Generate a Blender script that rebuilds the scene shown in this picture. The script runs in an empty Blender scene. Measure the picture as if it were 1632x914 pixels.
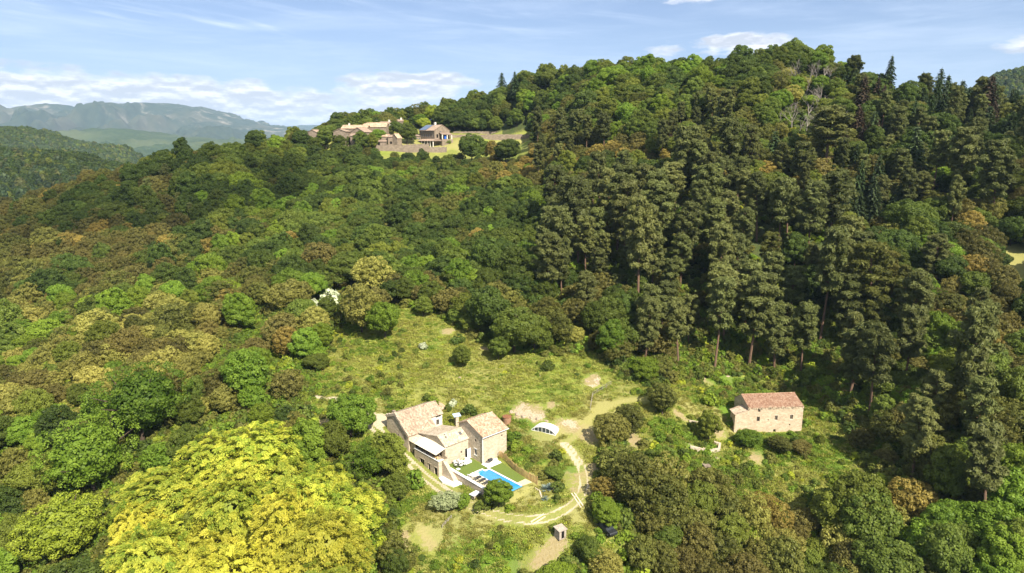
import bpy, math, random
import numpy as np
R = math.radians
rng = np.random.default_rng(7)
random.seed(7)
SC = bpy.context.scene
COL = SC.collection

# ------------------------------------------------------------------ camera, sky, sun, exposure
CZ = 100.0; PITCH = R(12.0); FPX = 1088.0
cam = bpy.data.objects.new('camera', bpy.data.cameras.new('camera')); COL.objects.link(cam)
cam.location = (0, 0, CZ); cam.rotation_euler = (R(90) - PITCH, 0, 0)
cam.data.sensor_width = 36; cam.data.lens = 24.0
cam.data.clip_start = 1; cam.data.clip_end = 60000
SC.camera = cam
SUN_H = (0.54, -0.8417); SUN_EL = R(44)
sd = (SUN_H[0]*math.cos(SUN_EL), SUN_H[1]*math.cos(SUN_EL), math.sin(SUN_EL))
world = bpy.data.worlds.new('World'); SC.world = world; world.use_nodes = True
sun = bpy.data.objects.new('sun', bpy.data.lights.new('sun', 'SUN')); COL.objects.link(sun)
sun.data.energy = 5.0; sun.data.angle = R(0.5); sun.data.color = (1.0, 0.93, 0.80)
from mathutils import Vector
sun.rotation_euler = Vector(sd).to_track_quat('Z', 'Y').to_euler()
sun.location = (80, -60, 300)
SC.view_settings.view_transform = 'Standard'; SC.view_settings.look = 'None'
SC.view_settings.gamma = 1.0; SC.view_settings.use_curve_mapping = False
SC.view_settings.exposure = 1.05
SC.render.engine = 'CYCLES'
SC.cycles.max_bounces = 6; SC.cycles.diffuse_bounces = 3; SC.cycles.glossy_bounces = 2
SC.cycles.transmission_bounces = 3; SC.cycles.transparent_max_bounces = 16; SC.cycles.volume_bounces = 0
SC.cycles.use_denoising = True

class NT:                                   # small helper for node trees
    def __init__(s, tree): s.t = tree; s.n = tree.nodes; s.l = tree.links; s.n.clear()
    def new(s, typ, **kw):
        n = s.n.new(typ)
        for k, v in kw.items(): setattr(n, k, v)
        return n
    def put(s, sock, v):
        if isinstance(v, bpy.types.NodeSocket): s.l.new(v, sock)
        elif v is not None:
            if sock.type == 'RGBA' and len(v) == 3: v = (*v, 1)
            sock.default_value = v
    def math(s, op, a, b=None, c=None, clamp=False):
        n = s.new('ShaderNodeMath', operation=op, use_clamp=clamp)
        for i, v in enumerate((a, b, c)):
            if v is not None: s.put(n.inputs[i], v)
        return n.outputs[0]
    def mix(s, f, a, b, mode='MIX'):
        n = s.new('ShaderNodeMix', data_type='RGBA', blend_type=mode)
        s.put(n.inputs['Factor'], f) if False else s.put(n.inputs[0], f)
        s.put(n.inputs[6], a); s.put(n.inputs[7], b)
        return n.outputs[2]
    def noise(s, vec, scale, detail=3, rough=0.55, dim='3D', dist=0.0):
        n = s.new('ShaderNodeTexNoise', noise_dimensions=dim)
        if vec is not None: s.put(n.inputs['Vector'], vec)
        n.inputs['Scale'].default_value = scale; n.inputs['Detail'].default_value = detail
        n.inputs['Roughness'].default_value = rough; n.inputs['Distortion'].default_value = dist
        return n.outputs['Fac']
    def ramp(s, f, stops):
        n = s.new('ShaderNodeValToRGB'); s.put(n.inputs[0], f)
        e = n.color_ramp.elements
        while len(e) < len(stops): e.new(0.5)
        for el, (p, c) in zip(e, stops):
            el.position = p; el.color = (*c, 1) if len(c) == 3 else c
        return n.outputs[0]
    def mapr(s, f, a, b, c=0.0, d=1.0, smooth=False):
        n = s.new('ShaderNodeMapRange', interpolation_type='SMOOTHSTEP' if smooth else 'LINEAR')
        s.put(n.inputs[0], f)
        for i, v in zip((1, 2, 3, 4), (a, b, c, d)): s.put(n.inputs[i], v)
        return n.outputs[0]
    def vmul(s, vec, sc, off=(0, 0, 0)):
        n = s.new('ShaderNodeMapping'); s.put(n.inputs[0], vec)
        n.inputs['Scale'].default_value = sc; n.inputs['Location'].default_value = off
        return n.outputs[0]

def build_world():
    w = NT(world.node_tree)
    sky = w.new('ShaderNodeTexSky', sky_type='NISHITA', sun_disc=False)
    sky.sun_elevation = SUN_EL; sky.sun_rotation = math.atan2(SUN_H[0], SUN_H[1])
    sky.altitude = 600; sky.air_density = 1.0; sky.dust_density = 0.6; sky.ozone_density = 2.5
    tc = w.new('ShaderNodeTexCoord')
    sep = w.new('ShaderNodeSeparateXYZ'); w.l.new(tc.outputs['Generated'], sep.inputs[0])
    x, y, z = sep.outputs
    az = w.math('MULTIPLY', w.math('ARCTAN2', x, y), 57.2958)
    el = w.math('MULTIPLY', w.math('ARCSINE', z), 57.2958)
    def uv(sa, se, dz=0.0):
        c = w.new('ShaderNodeCombineXYZ')
        w.l.new(w.math('MULTIPLY', az, sa), c.inputs[0]); w.l.new(w.math('MULTIPLY', w.math('ADD', el, dz), se), c.inputs[1])
        return c.outputs[0]
    def blob(a0, e0, ra, re, amp=1.0):
        da = w.math('DIVIDE', w.math('SUBTRACT', az, a0), ra); de = w.math('DIVIDE', w.math('SUBTRACT', el, e0), re)
        d = w.math('ADD', w.math('MULTIPLY', da, da), w.math('MULTIPLY', de, de))
        return w.math('MULTIPLY', w.math('SUBTRACT', 1.0, d, clamp=True), amp)
    def total(items):
        o = items[0]
        for i in items[1:]: o = w.math('MAXIMUM', o, i)
        return o
    # cumulus banks
    cum = total([blob(-36, 2.9, 12, 2.5), blob(-26, 2.7, 12, 2.4, 1.1), blob(-19.5, 2.2, 9, 2.3), blob(-12, 2.5, 4.5, 1.9, .6),
                 blob(-9, 4.1, 6.2, 1.5, .95), blob(-6.5, 4.6, 4.5, 1.0, .9), blob(18, 7.2, 4.5, 1.0, .75), blob(12, 6.9, 2.2, .8, .45), blob(37.5, 6.2, 4, 1.0, .8),
                 blob(-32.6, 10.7, 5.5, 1.3, 1.15), blob(13.6, 10.9, 3.2, .8, .8), blob(-60, 4, 20, 4), blob(75, 5, 22, 4), blob(130, 6, 40, 5), blob(-120, 5, 40, 4), blob(180, 8, 50, 5)])
    n1 = w.noise(uv(0.42, 1.25), 1.0, 8, 0.56)
    n1b = w.noise(uv(0.42, 1.25, -0.32), 1.0, 8, 0.56)
    dens = w.math('ADD', w.math('MULTIPLY', cum, 1.0), w.math('MULTIPLY', w.math('SUBTRACT', n1, 0.5), 2.2))
    m = w.mapr(dens, 0.10, 0.70, 0, 0.88, True)
    m = w.math('MULTIPLY', m, w.mapr(cum, 0.0, 0.12, 0, 1))
    lit = w.mapr(w.math('SUBTRACT', n1, n1b), -0.10, 0.14, 1, 0.0)
    deep = w.mapr(dens, 0.4, 1.25, 0, 1)
    ccol = w.ramp(w.math('ADD', w.math('MULTIPLY', lit, 0.55), w.math('MULTIPLY', deep, -0.25), None), [(0.0, (0.36, 0.38, 0.43)), (0.25, (0.46, 0.47, 0.51)), (0.6, (0.72, 0.70, 0.69))])
    # high thin veil and streaks
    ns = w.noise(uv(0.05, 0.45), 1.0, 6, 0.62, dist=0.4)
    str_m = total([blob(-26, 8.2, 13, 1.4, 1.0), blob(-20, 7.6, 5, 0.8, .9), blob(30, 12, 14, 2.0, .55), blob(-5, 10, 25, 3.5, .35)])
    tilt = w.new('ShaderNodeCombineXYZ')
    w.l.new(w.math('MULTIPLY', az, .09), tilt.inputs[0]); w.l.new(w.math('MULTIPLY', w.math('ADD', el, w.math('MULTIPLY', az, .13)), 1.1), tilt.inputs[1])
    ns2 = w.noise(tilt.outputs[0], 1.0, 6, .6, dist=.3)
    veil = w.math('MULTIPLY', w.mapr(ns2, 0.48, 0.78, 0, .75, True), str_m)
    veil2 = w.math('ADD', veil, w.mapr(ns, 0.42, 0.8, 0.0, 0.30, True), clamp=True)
    hazeband = w.mapr(el, 0.0, 14.0, 0.55, 0.22, True)
    base = w.mix(hazeband, w.mix(1.0, sky.outputs[0], (0.050*.97, 0.050*.98, 0.050*1.15), 'MULTIPLY'), (0.31, 0.40, 0.55))
    over = w.math('MULTIPLY', w.mapr(w.noise(tc.outputs['Generated'], 3.5, 5, .6), .38, .62, .25, .85, True), w.mapr(el, 17.0, 40.0, 0, 1, True))  # bright cloud veil added overhead, out of frame, to fill the shadows
    base = w.mix(over, base, (.50, .52, .56))
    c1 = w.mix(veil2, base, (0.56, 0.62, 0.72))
    c2 = w.mix(m, c1, ccol)
    bg = w.new('ShaderNodeBackground'); w.l.new(c2, bg.inputs[0]); bg.inputs[1].default_value = 1.0
    out = w.new('ShaderNodeOutputWorld'); w.l.new(bg.outputs[0], out.inputs[0])
build_world()

# ------------------------------------------------------------------ geometry helpers
cP, sP = math.cos(PITCH), math.sin(PITCH)
def project(p):
    p = np.atleast_2d(np.asarray(p, float)); d = p - np.array([0, 0, CZ])
    w = d[:, 1]*cP - d[:, 2]*sP; v = d[:, 1]*sP + d[:, 2]*cP
    w = np.where(w < 1, 1e-3, w)
    return 816 + FPX*d[:, 0]/w, 457 - FPX*v/w, w
def ray(px, py):
    u = (px-816)/FPX; v = (457-py)/FPX
    return np.array([u, cP+v*sP, -sP+v*cP])
def at_y(px, py, y):
    r = ray(px, py); return np.array([0, 0, CZ]) + r*y/r[1]
def at_z(px, py, z):
    r = ray(px, py); return np.array([0, 0, CZ]) + r*(z-CZ)/r[2]

class Noise2:
    def __init__(s, seed): s.g = np.random.default_rng(seed).random((256, 256))
    def __call__(s, x, y):
        xi = np.floor(x).astype(int); yi = np.floor(y).astype(int); fx = x-xi; fy = y-yi
        fx = fx*fx*(3-2*fx); fy = fy*fy*(3-2*fy); g = s.g
        a = g[xi & 255, yi & 255]; b = g[(xi+1) & 255, yi & 255]; c = g[xi & 255, (yi+1) & 255]; d = g[(xi+1) & 255, (yi+1) & 255]
        return a+(b-a)*fx+(c-a)*fy+(a-b-c+d)*fx*fy
_ns = [Noise2(i+11) for i in range(8)]
def fbm(x, y, sc, oc=4, rough=.5):
    t = 0; a = 1; s = 0; f = 1/sc
    for i in range(oc):
        t = t+a*(_ns[i % 8](x*f+i*17.3, y*f-i*9.1)-.5); s += a; a *= rough; f *= 2.03
    return t/s*2
def sstep(a, b, x):
    t = np.clip((x-a)/(b-a), 0, 1); return t*t*(3-2*t)

TH = R(43.0); HO = np.array([-6.1, 132.11, 34.0])
HA = np.array([math.cos(TH), math.sin(TH)]); HB = np.array([-math.sin(TH), math.cos(TH)])
def loc2w(a, b, z=0): return np.array([HO[0]+a*HA[0]+b*HB[0], HO[1]+a*HA[1]+b*HB[1], HO[2]+z])
def w2loc(x, y): return (x-HO[0])*HA[0]+(y-HO[1])*HA[1], (x-HO[0])*HB[0]+(y-HO[1])*HB[1]

cp = []
for px, py, z in [(740,800,31.6),(800,822,31.3),(860,828,31.5),(925,800,32.6),(925,745,34.6),(905,715,36.2),(945,660,39.2),(1030,632,41.2),
                  (893,850,30.4),(970,852,30.8),(868,690,37.6),(830,655,39.5),(700,600,43.6),(600,600,43.6),(520,600,42.8),(750,560,46.6),(680,495,52.5),(900,570,46),(560,535,48),
                  (970,600,43.5),(600,665,38.6),(500,628,41.2),(1225,692,34.2),(1170,692,34.6),(1285,690,34.2),(1180,600,40.2),(1070,640,39.8),(1020,690,36.6),(1100,715,34.4),(1110,760,31.6),(1220,760,30.6),
                  (1340,700,34.5),(1450,700,36.5),(1632,700,40),(1330,780,28.5),(1200,914,21),(1500,914,23),(1632,860,28),(1000,914,26),(800,914,26.5),(700,880,28.6),(650,820,31.2),(850,880,28.8),
                  (450,914,23.5),(550,800,30.5),(400,780,30),(100,914,22),(0,760,33),(200,760,31),(330,690,36),(30,860,25)]:
    cp.append(at_z(px, py, z))
_n0 = len(cp)
for px, py, y in [(-60,378,325),(0,358,335),(100,327,350),(200,297,362),(300,272,380),(400,254,395),(470,240,402),(482,235,400),(500,227.5,400),(535,226,401),(565,224.5,403),(600,233.5,392),(650,239,390),(692,232.5,397),(720,226,405),(760,219.5,411),(850,219.5,411),(800,238,397),(700,245,386),(600,250,383),(500,241,391),(600,215,420),(650,203,438),(780,212,421),
                  (700,190,450),(760,178,448),(800,165,440),(850,150,422),(900,144,405),(1000,132,375),(1100,128,352),(1200,121,335),(1290,114,325),(1400,172,312),(1500,184,303),(1632,200,290),(1780,208,280),(535,218,438),(570,209,445),(620,200,450),(660,193,455),
                  (0,640,152),(-100,700,150),(900,400,245),(1100,420,208),(1400,420,202),(1632,430,190),(1100,262,268),(1400,270,245),(500,400,262),(250,430,258),(1250,570,178)]:
    cp.append(at_y(px, py, y))
for q_ in [c for c in cp[_n0:] if c[1] > 280 and c[0] > 20 and c[2] > 106]:
    cp.append(q_+np.array([5, 32, -5])); cp.append(q_+np.array([12, 80, -30]))
for x, y, z in [(-400,300,40),(-300,430,15),(-210,470,15),(-120,500,25),(-60,530,50),(0,560,70),(80,520,80),(180,480,80),(320,430,80),(450,360,80),(420,250,60),(300,120,20),(-330,150,25),(-200,60,8),(0,45,6),(200,60,8),(-120,560,0),(60,660,20),(300,640,20)]:
    cp.append(np.array([x, y, z], float))
for a, b, z in [(-10.5,5,-1.5),(-10.5,12,-.3),(-10.5,20,1.6),(-11,28,3.2),(9,8,2.6),(8,1,1.2),(5,17,3.0),(2,26,4.2),(-8.5,-6,-1.7),(-9,-10,-2),(-16,4,-3.2),(4,-8,.3),(3,-16,-.6),(9,-8,1.6)]:
    cp.append(loc2w(a, b, z))
cp = np.array(cp)
def tps_fit(P, z, lam):
    n = len(P); d = np.linalg.norm(P[:, None]-P[None], axis=2)
    K = np.where(d > 0, d*d*np.log(d+1e-12), 0)+lam*np.eye(n)
    Q = np.hstack([np.ones((n, 1)), P]); M = np.block([[K, Q], [Q.T, np.zeros((3, 3))]])
    return np.linalg.solve(M, np.concatenate([z, np.zeros(3)]))
_P = cp[:, :2]/100; _W = tps_fit(_P, cp[:, 2], 0.0012)
def tps(x, y):
    x = np.atleast_1d(np.asarray(x, float)); y = np.atleast_1d(np.asarray(y, float)); out = np.empty(x.shape)
    xf, yf = x.ravel()/100, y.ravel()/100; o = np.empty(xf.shape)
    for i in range(0, len(xf), 40000):
        s = slice(i, i+40000); d2 = (xf[s, None]-_P[None, :, 0])**2+(yf[s, None]-_P[None, :, 1])**2
        o[s] = (0.5*d2*np.log(d2+1e-12)) @ _W[:len(_P)]+_W[-3]+_W[-2]*xf[s]+_W[-1]*yf[s]
    return o.reshape(x.shape)
def rectd(a, b, a0, a1, b0, b1):
    da = np.maximum(np.maximum(a0-a, a-a1), 0); db = np.maximum(np.maximum(b0-b, b-b1), 0); return np.hypot(da, db)
def seg_d(x, y, pts):
    best = np.full(np.shape(x), 1e9)
    for (x0, y0), (x1, y1) in zip(pts[:-1], pts[1:]):
        dx, dy = x1-x0, y1-y0; t = np.clip(((x-x0)*dx+(y-y0)*dy)/(dx*dx+dy*dy+1e-9), 0, 1)
        best = np.minimum(best, np.hypot(x-x0-t*dx, y-y0-t*dy))
    return best
def smooth_line(pts, n=8):
    pts = np.array(pts, float); out = []
    P = np.vstack([pts[0]*2-pts[1], pts, pts[-1]*2-pts[-2]])
    for i in range(1, len(P)-2):
        for k in range(n):
            t = k/n; a, b, c, d = P[i-1], P[i], P[i+1], P[i+2]
            out.append(.5*((2*b)+(c-a)*t+(2*a-5*b+4*c-d)*t*t+(3*b-a-3*c+d)*t**3))
    out.append(P[-2]); return np.array(out)
def ground(x, y):
    x = np.atleast_1d(np.asarray(x, float)); y = np.atleast_1d(np.asarray(y, float))
    z = tps(x, y)
    # beyond the hill the land sinks to a valley floor
    valley = -70+fbm(x, y, 900, 4)*45
    r = np.maximum.reduce([sstep(430, 900, np.abs(x-20)), sstep(560, 900, y), sstep(40, -260, y)])
    z = np.clip(z, -80, 190)*(1-r)+valley*r
    a, b = w2loc(x, y)
    near = np.exp(-(np.hypot(a+1, b-5)/16)**2)
    z = z+fbm(x, y, 26, 4)*1.1*(1-near)+fbm(x+91, y-33, 5, 3)*.22*(1-near)+fbm(x-500, y, 110, 3)*2.5*sstep(190, 300, y)*(1-np.exp(-(np.hypot(x+55, (y-402)*1.6)/95)**4))
    # terrace behind the pool wall, house pads, platform for the pool cover
    for (a0, a1, b0, b1, zz, f) in [(-6.3, 3.2, -13.2, 5, 34.0-.02, .7), (-6.3, 7, 0, 12, 34.0, 1.5)]:
        k = 1-sstep(0, f, rectd(a, b, a0, a1, b0, b1)); z = z*(1-k)+zz*k
    low = (a < -6.62) & (a > -13) & (b > -12.5) & (b < 3.6)
    z = np.where(low, np.minimum(z, 32.35+.0*a), z)
    return z
def gz(x, y): return float(ground(x, y)[0])

def new_obj(name, mesh, parent=None):
    o = bpy.data.objects.new(name, mesh); COL.objects.link(o)
    if parent is not None: o.parent = parent
    return o
def tag(o, label=None, cat=None, group=None, kind=None):
    if label: o['label'] = label
    if cat: o['category'] = cat
    if group: o['group'] = group
    if kind: o['kind'] = kind
    return o
def empty(name, loc, rz=0, label=None, cat=None, group=None):
    o = bpy.data.objects.new(name, None); COL.objects.link(o); o.location = loc; o.rotation_euler = (0, 0, rz); o.empty_display_size = .5
    return tag(o, label, cat, group)
def quad_mesh(name, V, F, mats, tint=None, midx=None, smooth=False, attrs=None):
    me = bpy.data.meshes.new(name); V = np.asarray(V, np.float32); F = np.asarray(F, np.int32)
    me.vertices.add(len(V)); me.vertices.foreach_set('co', V.ravel())
    k = F.shape[1]; me.loops.add(F.size); me.loops.foreach_set('vertex_index', F.ravel())
    me.polygons.add(len(F)); me.polygons.foreach_set('loop_start', np.arange(0, F.size, k, dtype=np.int32))
    me.polygons.foreach_set('loop_total', np.full(len(F), k, np.int32))
    for m in mats: me.materials.append(m)
    if midx is not None: me.polygons.foreach_set('material_index', np.asarray(midx, np.int32))
    if tint is not None:
        at = me.attributes.new('tint', 'FLOAT', 'FACE'); at.data.foreach_set('value', np.asarray(tint, np.float32))
    for nm, arr in (attrs or {}).items():
        at = me.attributes.new(nm, 'FLOAT', 'POINT'); at.data.foreach_set('value', np.asarray(arr, np.float32))
    me.update(calc_edges=True)
    me.polygons.foreach_set('use_smooth', np.full(len(F), smooth))
    return me
def poly_mesh(name, V, F, mats, smooth=False):
    me = bpy.data.meshes.new(name); me.from_pydata([tuple(map(float, v)) for v in V], [], [tuple(f) for f in F])
    for m in mats: me.materials.append(m)
    me.polygons.foreach_set('use_smooth', [smooth]*len(me.polygons)); me.update(); return me

# ------------------------------------------------------------------ materials
MATS = {}
def mat(name):
    m = bpy.data.materials.new(name); m.use_nodes = True; MATS[name] = m; return m, NT(m.node_tree)
def finish(n, col, rough=.85, spec=.2, bump=None, bstr=.5, bdist=.05, metal=0):
    p = n.new('ShaderNodeBsdfPrincipled'); n.put(p.inputs['Base Color'], col); n.put(p.inputs['Roughness'], rough)
    n.put(p.inputs['Specular IOR Level'], spec); n.put(p.inputs['Metallic'], metal)
    if bump is not None:
        b = n.new('ShaderNodeBump'); n.put(b.inputs['Height'], bump); b.inputs['Strength'].default_value = bstr; b.inputs['Distance'].default_value = bdist
        n.l.new(b.outputs[0], p.inputs['Normal'])
    o = n.new('ShaderNodeOutputMaterial'); n.l.new(p.outputs[0], o.inputs[0]); return p
def flat(name, col, rough=.7, spec=.3, metal=0, var=.15, sc=3.0):
    m, n = mat(name); tc = n.new('ShaderNodeTexCoord')
    f = n.noise(tc.outputs['Object'], sc, 5, .6)
    c = n.mix(n.mapr(f, .3, .7, 0, 1), tuple(c*(1-var) for c in col), tuple(min(1, c*(1+var)) for c in col))
    finish(n, c, rough, spec, metal=metal); return m
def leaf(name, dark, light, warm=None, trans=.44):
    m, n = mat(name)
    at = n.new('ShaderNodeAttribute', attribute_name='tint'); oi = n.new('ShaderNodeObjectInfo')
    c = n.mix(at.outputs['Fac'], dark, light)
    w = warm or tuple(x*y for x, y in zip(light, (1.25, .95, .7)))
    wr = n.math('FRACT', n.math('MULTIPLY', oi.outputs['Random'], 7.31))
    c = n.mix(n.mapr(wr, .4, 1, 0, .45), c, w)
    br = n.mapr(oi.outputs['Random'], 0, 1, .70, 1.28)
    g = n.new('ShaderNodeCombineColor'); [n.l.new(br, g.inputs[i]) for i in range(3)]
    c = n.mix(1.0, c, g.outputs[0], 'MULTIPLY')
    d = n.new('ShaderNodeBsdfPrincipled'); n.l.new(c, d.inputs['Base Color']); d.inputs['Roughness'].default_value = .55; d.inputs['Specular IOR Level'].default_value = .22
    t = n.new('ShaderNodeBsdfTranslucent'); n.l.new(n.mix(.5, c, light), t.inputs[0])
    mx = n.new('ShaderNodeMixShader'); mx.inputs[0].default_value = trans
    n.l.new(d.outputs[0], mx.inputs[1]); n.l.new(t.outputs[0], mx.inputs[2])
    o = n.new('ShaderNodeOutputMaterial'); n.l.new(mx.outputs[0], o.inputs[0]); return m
leaf('deep', (.034, .062, .010), (.115, .165, .028))
leaf('mid', (.060, .098, .012), (.190, .240, .038))
leaf('fresh', (.09, .165, .014), (.22, .32, .035))
leaf('olive', (.070, .082, .016), (.215, .220, .045), (.24, .205, .045))
leaf('brown', (.078, .076, .018), (.210, .190, .046), (.24, .185, .048))
leaf('ochre', (.16, .13, .028), (.40, .31, .07), (.40, .28, .06))
leaf('straw', (.16, .16, .030), (.39, .37, .085), (.40, .34, .08))
leaf('golden', (.13, .23, .02), (.59, .58, .07), (.68, .55, .065), .42)
leaf('lime', (.17, .22, .02), (.36, .42, .035), (.45, .40, .03), .32)
leaf('pine', (.064, .074, .019), (.185, .208, .058), (.225, .215, .062), .40)
leaf('fir', (.026, .050, .016), (.085, .125, .042), (.10, .12, .045), .3)
leaf('russet', (.045, .032, .018), (.105, .072, .042), (.11, .07, .04), .15)
leaf('silver', (.12, .155, .06), (.27, .30, .14), (.28, .29, .14), .25)
leaf('flower', (.07, .13, .02), (.66, .68, .46), (.7, .72, .5), .3)
leaf('blade', (.23, .26, .035), (.38, .39, .08), (.46, .41, .12), .3)
leaf('bluegrey', (.10, .15, .13), (.25, .32, .29), (.25, .32, .28), .1)
flat('bark', (.085, .062, .045), .9, .1, sc=2)
flat('pinebark', (.16, .10, .065), .9, .1, sc=2)
flat('deadwood', (.30, .26, .22), .9, .1, sc=2)

def ground_material():
    m, n = mat('ground'); g = n.new('ShaderNodeNewGeometry'); P = g.outputs['Position']
    A = lambda k: n.new('ShaderNodeAttribute', attribute_name=k).outputs['Fac']
    nb = n.noise(P, .045, 5, .6); nm = n.noise(P, .28, 5, .65); nf = n.noise(P, 1.9, 5, .7); nff = n.noise(P, 7, 3, .7)
    grass = n.mix(n.mapr(nm, .35, .65, 0, 1), (.15, .195, .028), (.28, .30, .055))
    grass = n.mix(n.mapr(nb, .42, .62, 0, .85), grass, (.27, .245, .075))
    grass = n.mix(n.mapr(nf, .35, .7, 0, .55), grass, (.065, .10, .018))
    grass = n.mix(n.mapr(nff, .5, .8, 0, .5), grass, (.30, .27, .11))
    soil = n.mix(n.mapr(nf, .3, .7, 0, 1), (.25, .17, .09), (.40, .31, .19))
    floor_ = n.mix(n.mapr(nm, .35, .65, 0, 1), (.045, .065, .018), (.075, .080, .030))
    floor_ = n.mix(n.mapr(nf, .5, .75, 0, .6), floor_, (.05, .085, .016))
    def thr(a, lo, hi, k):      # ragged edge from a smooth mask
        return n.mapr(n.math('ADD', a, n.math('MULTIPLY', n.math('SUBTRACT', nf, .5), k)), lo, hi, 0, 1, True)
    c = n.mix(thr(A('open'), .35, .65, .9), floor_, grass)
    c = n.mix(n.math('MULTIPLY', thr(A('soil'), .45, .75, 1.5), .75), c, soil)
    c = n.mix(n.math('MULTIPLY', thr(A('green'), .4, .62, .9), .8), c, n.mix(nff, (.06, .13, .012), (.13, .22, .02)))
    c = n.mix(n.math('MULTIPLY', thr(A('dry'), .35, .7, .9), .75), c, n.mix(nff, (.25, .225, .07), (.36, .325, .13)))
    track = n.mix(n.mapr(nff, .3, .7, 0, 1), (.30, .25, .15), (.56, .47, .34))
    c = n.mix(thr(A('track'), .42, .6, .5), c, track)
    vor = n.new('ShaderNodeTexVoronoi'); n.put(vor.inputs['Vector'], P); vor.inputs['Scale'].default_value = .8
    rock = n.mix(n.mapr(nff, .35, .6, 0, 1), (.20, .16, .09), (.58, .47, .34))
    c = n.mix(n.math('MULTIPLY', thr(A('rock'), .42, .7, 2.0), .85), c, rock)
    h = n.math('ADD', n.math('MULTIPLY', nf, .7), n.math('MULTIPLY', nff, .3))
    finish(n, c, .95, .1, h, .9, .35)
    return m
ground_material()

def far_material(name, woods, woods2, bare, rockc, rocky=.5, canopy=.05, lo=.5):
    m, n = mat(name); g = n.new('ShaderNodeNewGeometry'); P = g.outputs['Position']
    nb = n.noise(P, .0016, 6, .6); nc = n.noise(P, canopy, 4, .7); nr = n.noise(P, .006, 7, .68); nh = n.noise(P, .02, 5, .7)
    rk = n.new('ShaderNodeAttribute', attribute_name='rocky').outputs['Fac']
    c = n.mix(n.mapr(nc, .3, .7, 0, 1), woods, woods2)
    c = n.mix(n.mapr(nb, lo, lo+.12, 0, .8), c, bare)
    c = n.mix(n.math('MULTIPLY', n.mapr(n.math('ADD', nr, n.math('MULTIPLY', nh, .25)), .68, .78, 0, .55), n.mapr(rk, .1, .8, 0, rocky)), c, rockc)
    finish(n, c, .95, .05, nc, .8, 6.0); return m
far_material('mountain', (.022, .036, .020), (.05, .062, .032), (.085, .082, .050), (.34, .29, .24), 1.0, .02, .50)
far_material('hillmat', (.022, .040, .014), (.055, .078, .024), (.085, .10, .038), (.30, .26, .20), .4, .035, .50)
far_material('darkhill', (.022, .038, .014), (.050, .064, .024), (.08, .075, .035), (.2, .17, .13), .2, .05, .56)

def stone_material(name, c1, c2, mortar, scale=2.6, stain=.35, patch=None):
    m, n = mat(name); tc = n.new('ShaderNodeTexCoord'); P = n.vmul(tc.outputs['Object'], (1, 1, 1.7))
    wob = n.noise(tc.outputs['Object'], 1.2, 3); 
    v = n.new('ShaderNodeTexVoronoi'); n.put(v.inputs['Vector'], P); v.inputs['Scale'].default_value = scale
    e = n.new('ShaderNodeTexVoronoi', feature='DISTANCE_TO_EDGE'); n.put(e.inputs['Vector'], P); e.inputs['Scale'].default_value = scale
    sv = n.new('ShaderNodeSeparateColor'); n.l.new(v.outputs['Color'], sv.inputs[0])
    c = n.mix(sv.outputs[0], c1, c2)
    big = n.noise(tc.outputs['Object'], .45, 5, .65)
    c = n.mix(n.mapr(big, .45, .7, 0, stain), c, tuple(x*.62 for x in c1))
    fine = n.noise(tc.outputs['Object'], 9, 3, .6)
    c = n.mix(n.mapr(fine, .35, .75, 0, .35), c, tuple(min(.8, x*1.3) for x in c2))
    c = n.mix(n.mapr(e.outputs['Distance'], .02, .07, .85, 0), c, mortar)
    if patch: c = n.mix(n.mapr(n.noise(tc.outputs['Object'], .6, 4, .6), .52, .60, 0, .8), c, patch)
    h = n.math('ADD', n.mapr(e.outputs['Distance'], 0, .12, 0, 1), n.math('MULTIPLY', fine, .4))
    finish(n, c, .92, .12, h, .6, .05); return m
stone_material('stone_warm', (.35, .275, .19), (.55, .46, .34), (.48, .41, .30))
stone_material('stone_pale', (.37, .30, .215), (.54, .46, .35), (.47, .40, .30))
stone_material('stone_old', (.36, .28, .20), (.58, .48, .36), (.48, .40, .30), 2.2, .45)
stone_material('stone_ruin', (.37, .28, .185), (.57, .46, .32), (.48, .39, .27), 2.0, .4)
stone_material('stone_dry', (.18, .14, .105), (.36, .29, .22), (.09, .07, .05), 2.4, .5)
stone_material('render_pale', (.62, .56, .46), (.70, .65, .56), (.64, .58, .49), 1.0, .3)
stone_material('hamlet_stone', (.17, .13, .095), (.29, .23, .17), (.22, .175, .13), 1.1, .4)

def tile_material(name, c1, c2, c3, pale=.3):
    m, n = mat(name); tc = n.new('ShaderNodeTexCoord'); P = tc.outputs['Object']
    v = n.new('ShaderNodeTexVoronoi'); n.put(v.inputs['Vector'], n.vmul(P, (4.6, 2.6, 2.6))); v.inputs['Scale'].default_value = 1
    sv = n.new('ShaderNodeSeparateColor'); n.l.new(v.outputs['Color'], sv.inputs[0])
    c = n.ramp(sv.outputs[0], [(0, c1), (.55, c2), (1, c3)])
    big = n.noise(P, .8, 5, .65)
    c = n.mix(n.mapr(big, .5, .66, 0, pale), c, (.66, .58, .45))
    c = n.mix(n.mapr(n.noise(P, 2.3, 4, .7), .55, .72, 0, .6), c, tuple(x*.42 for x in c1))
    finish(n, c, .9, .12, n.noise(P, 7, 3), .5, .03); return m
tile_material('tile_tower', (.28, .175, .11), (.40, .275, .18), (.52, .41, .29), .4)
tile_material('tile_old', (.23, .165, .115), (.34, .26, .185), (.46, .37, .27), .22)
tile_material('tile_pale', (.33, .26, .18), (.45, .37, .27), (.54, .46, .35), .4)
tile_material('tile_ruin', (.23, .125, .080), (.31, .185, .120), (.40, .27, .185), .12)
tile_material('tile_hamlet', (.19, .135, .10), (.27, .195, .145), (.34, .26, .20), .12)

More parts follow.
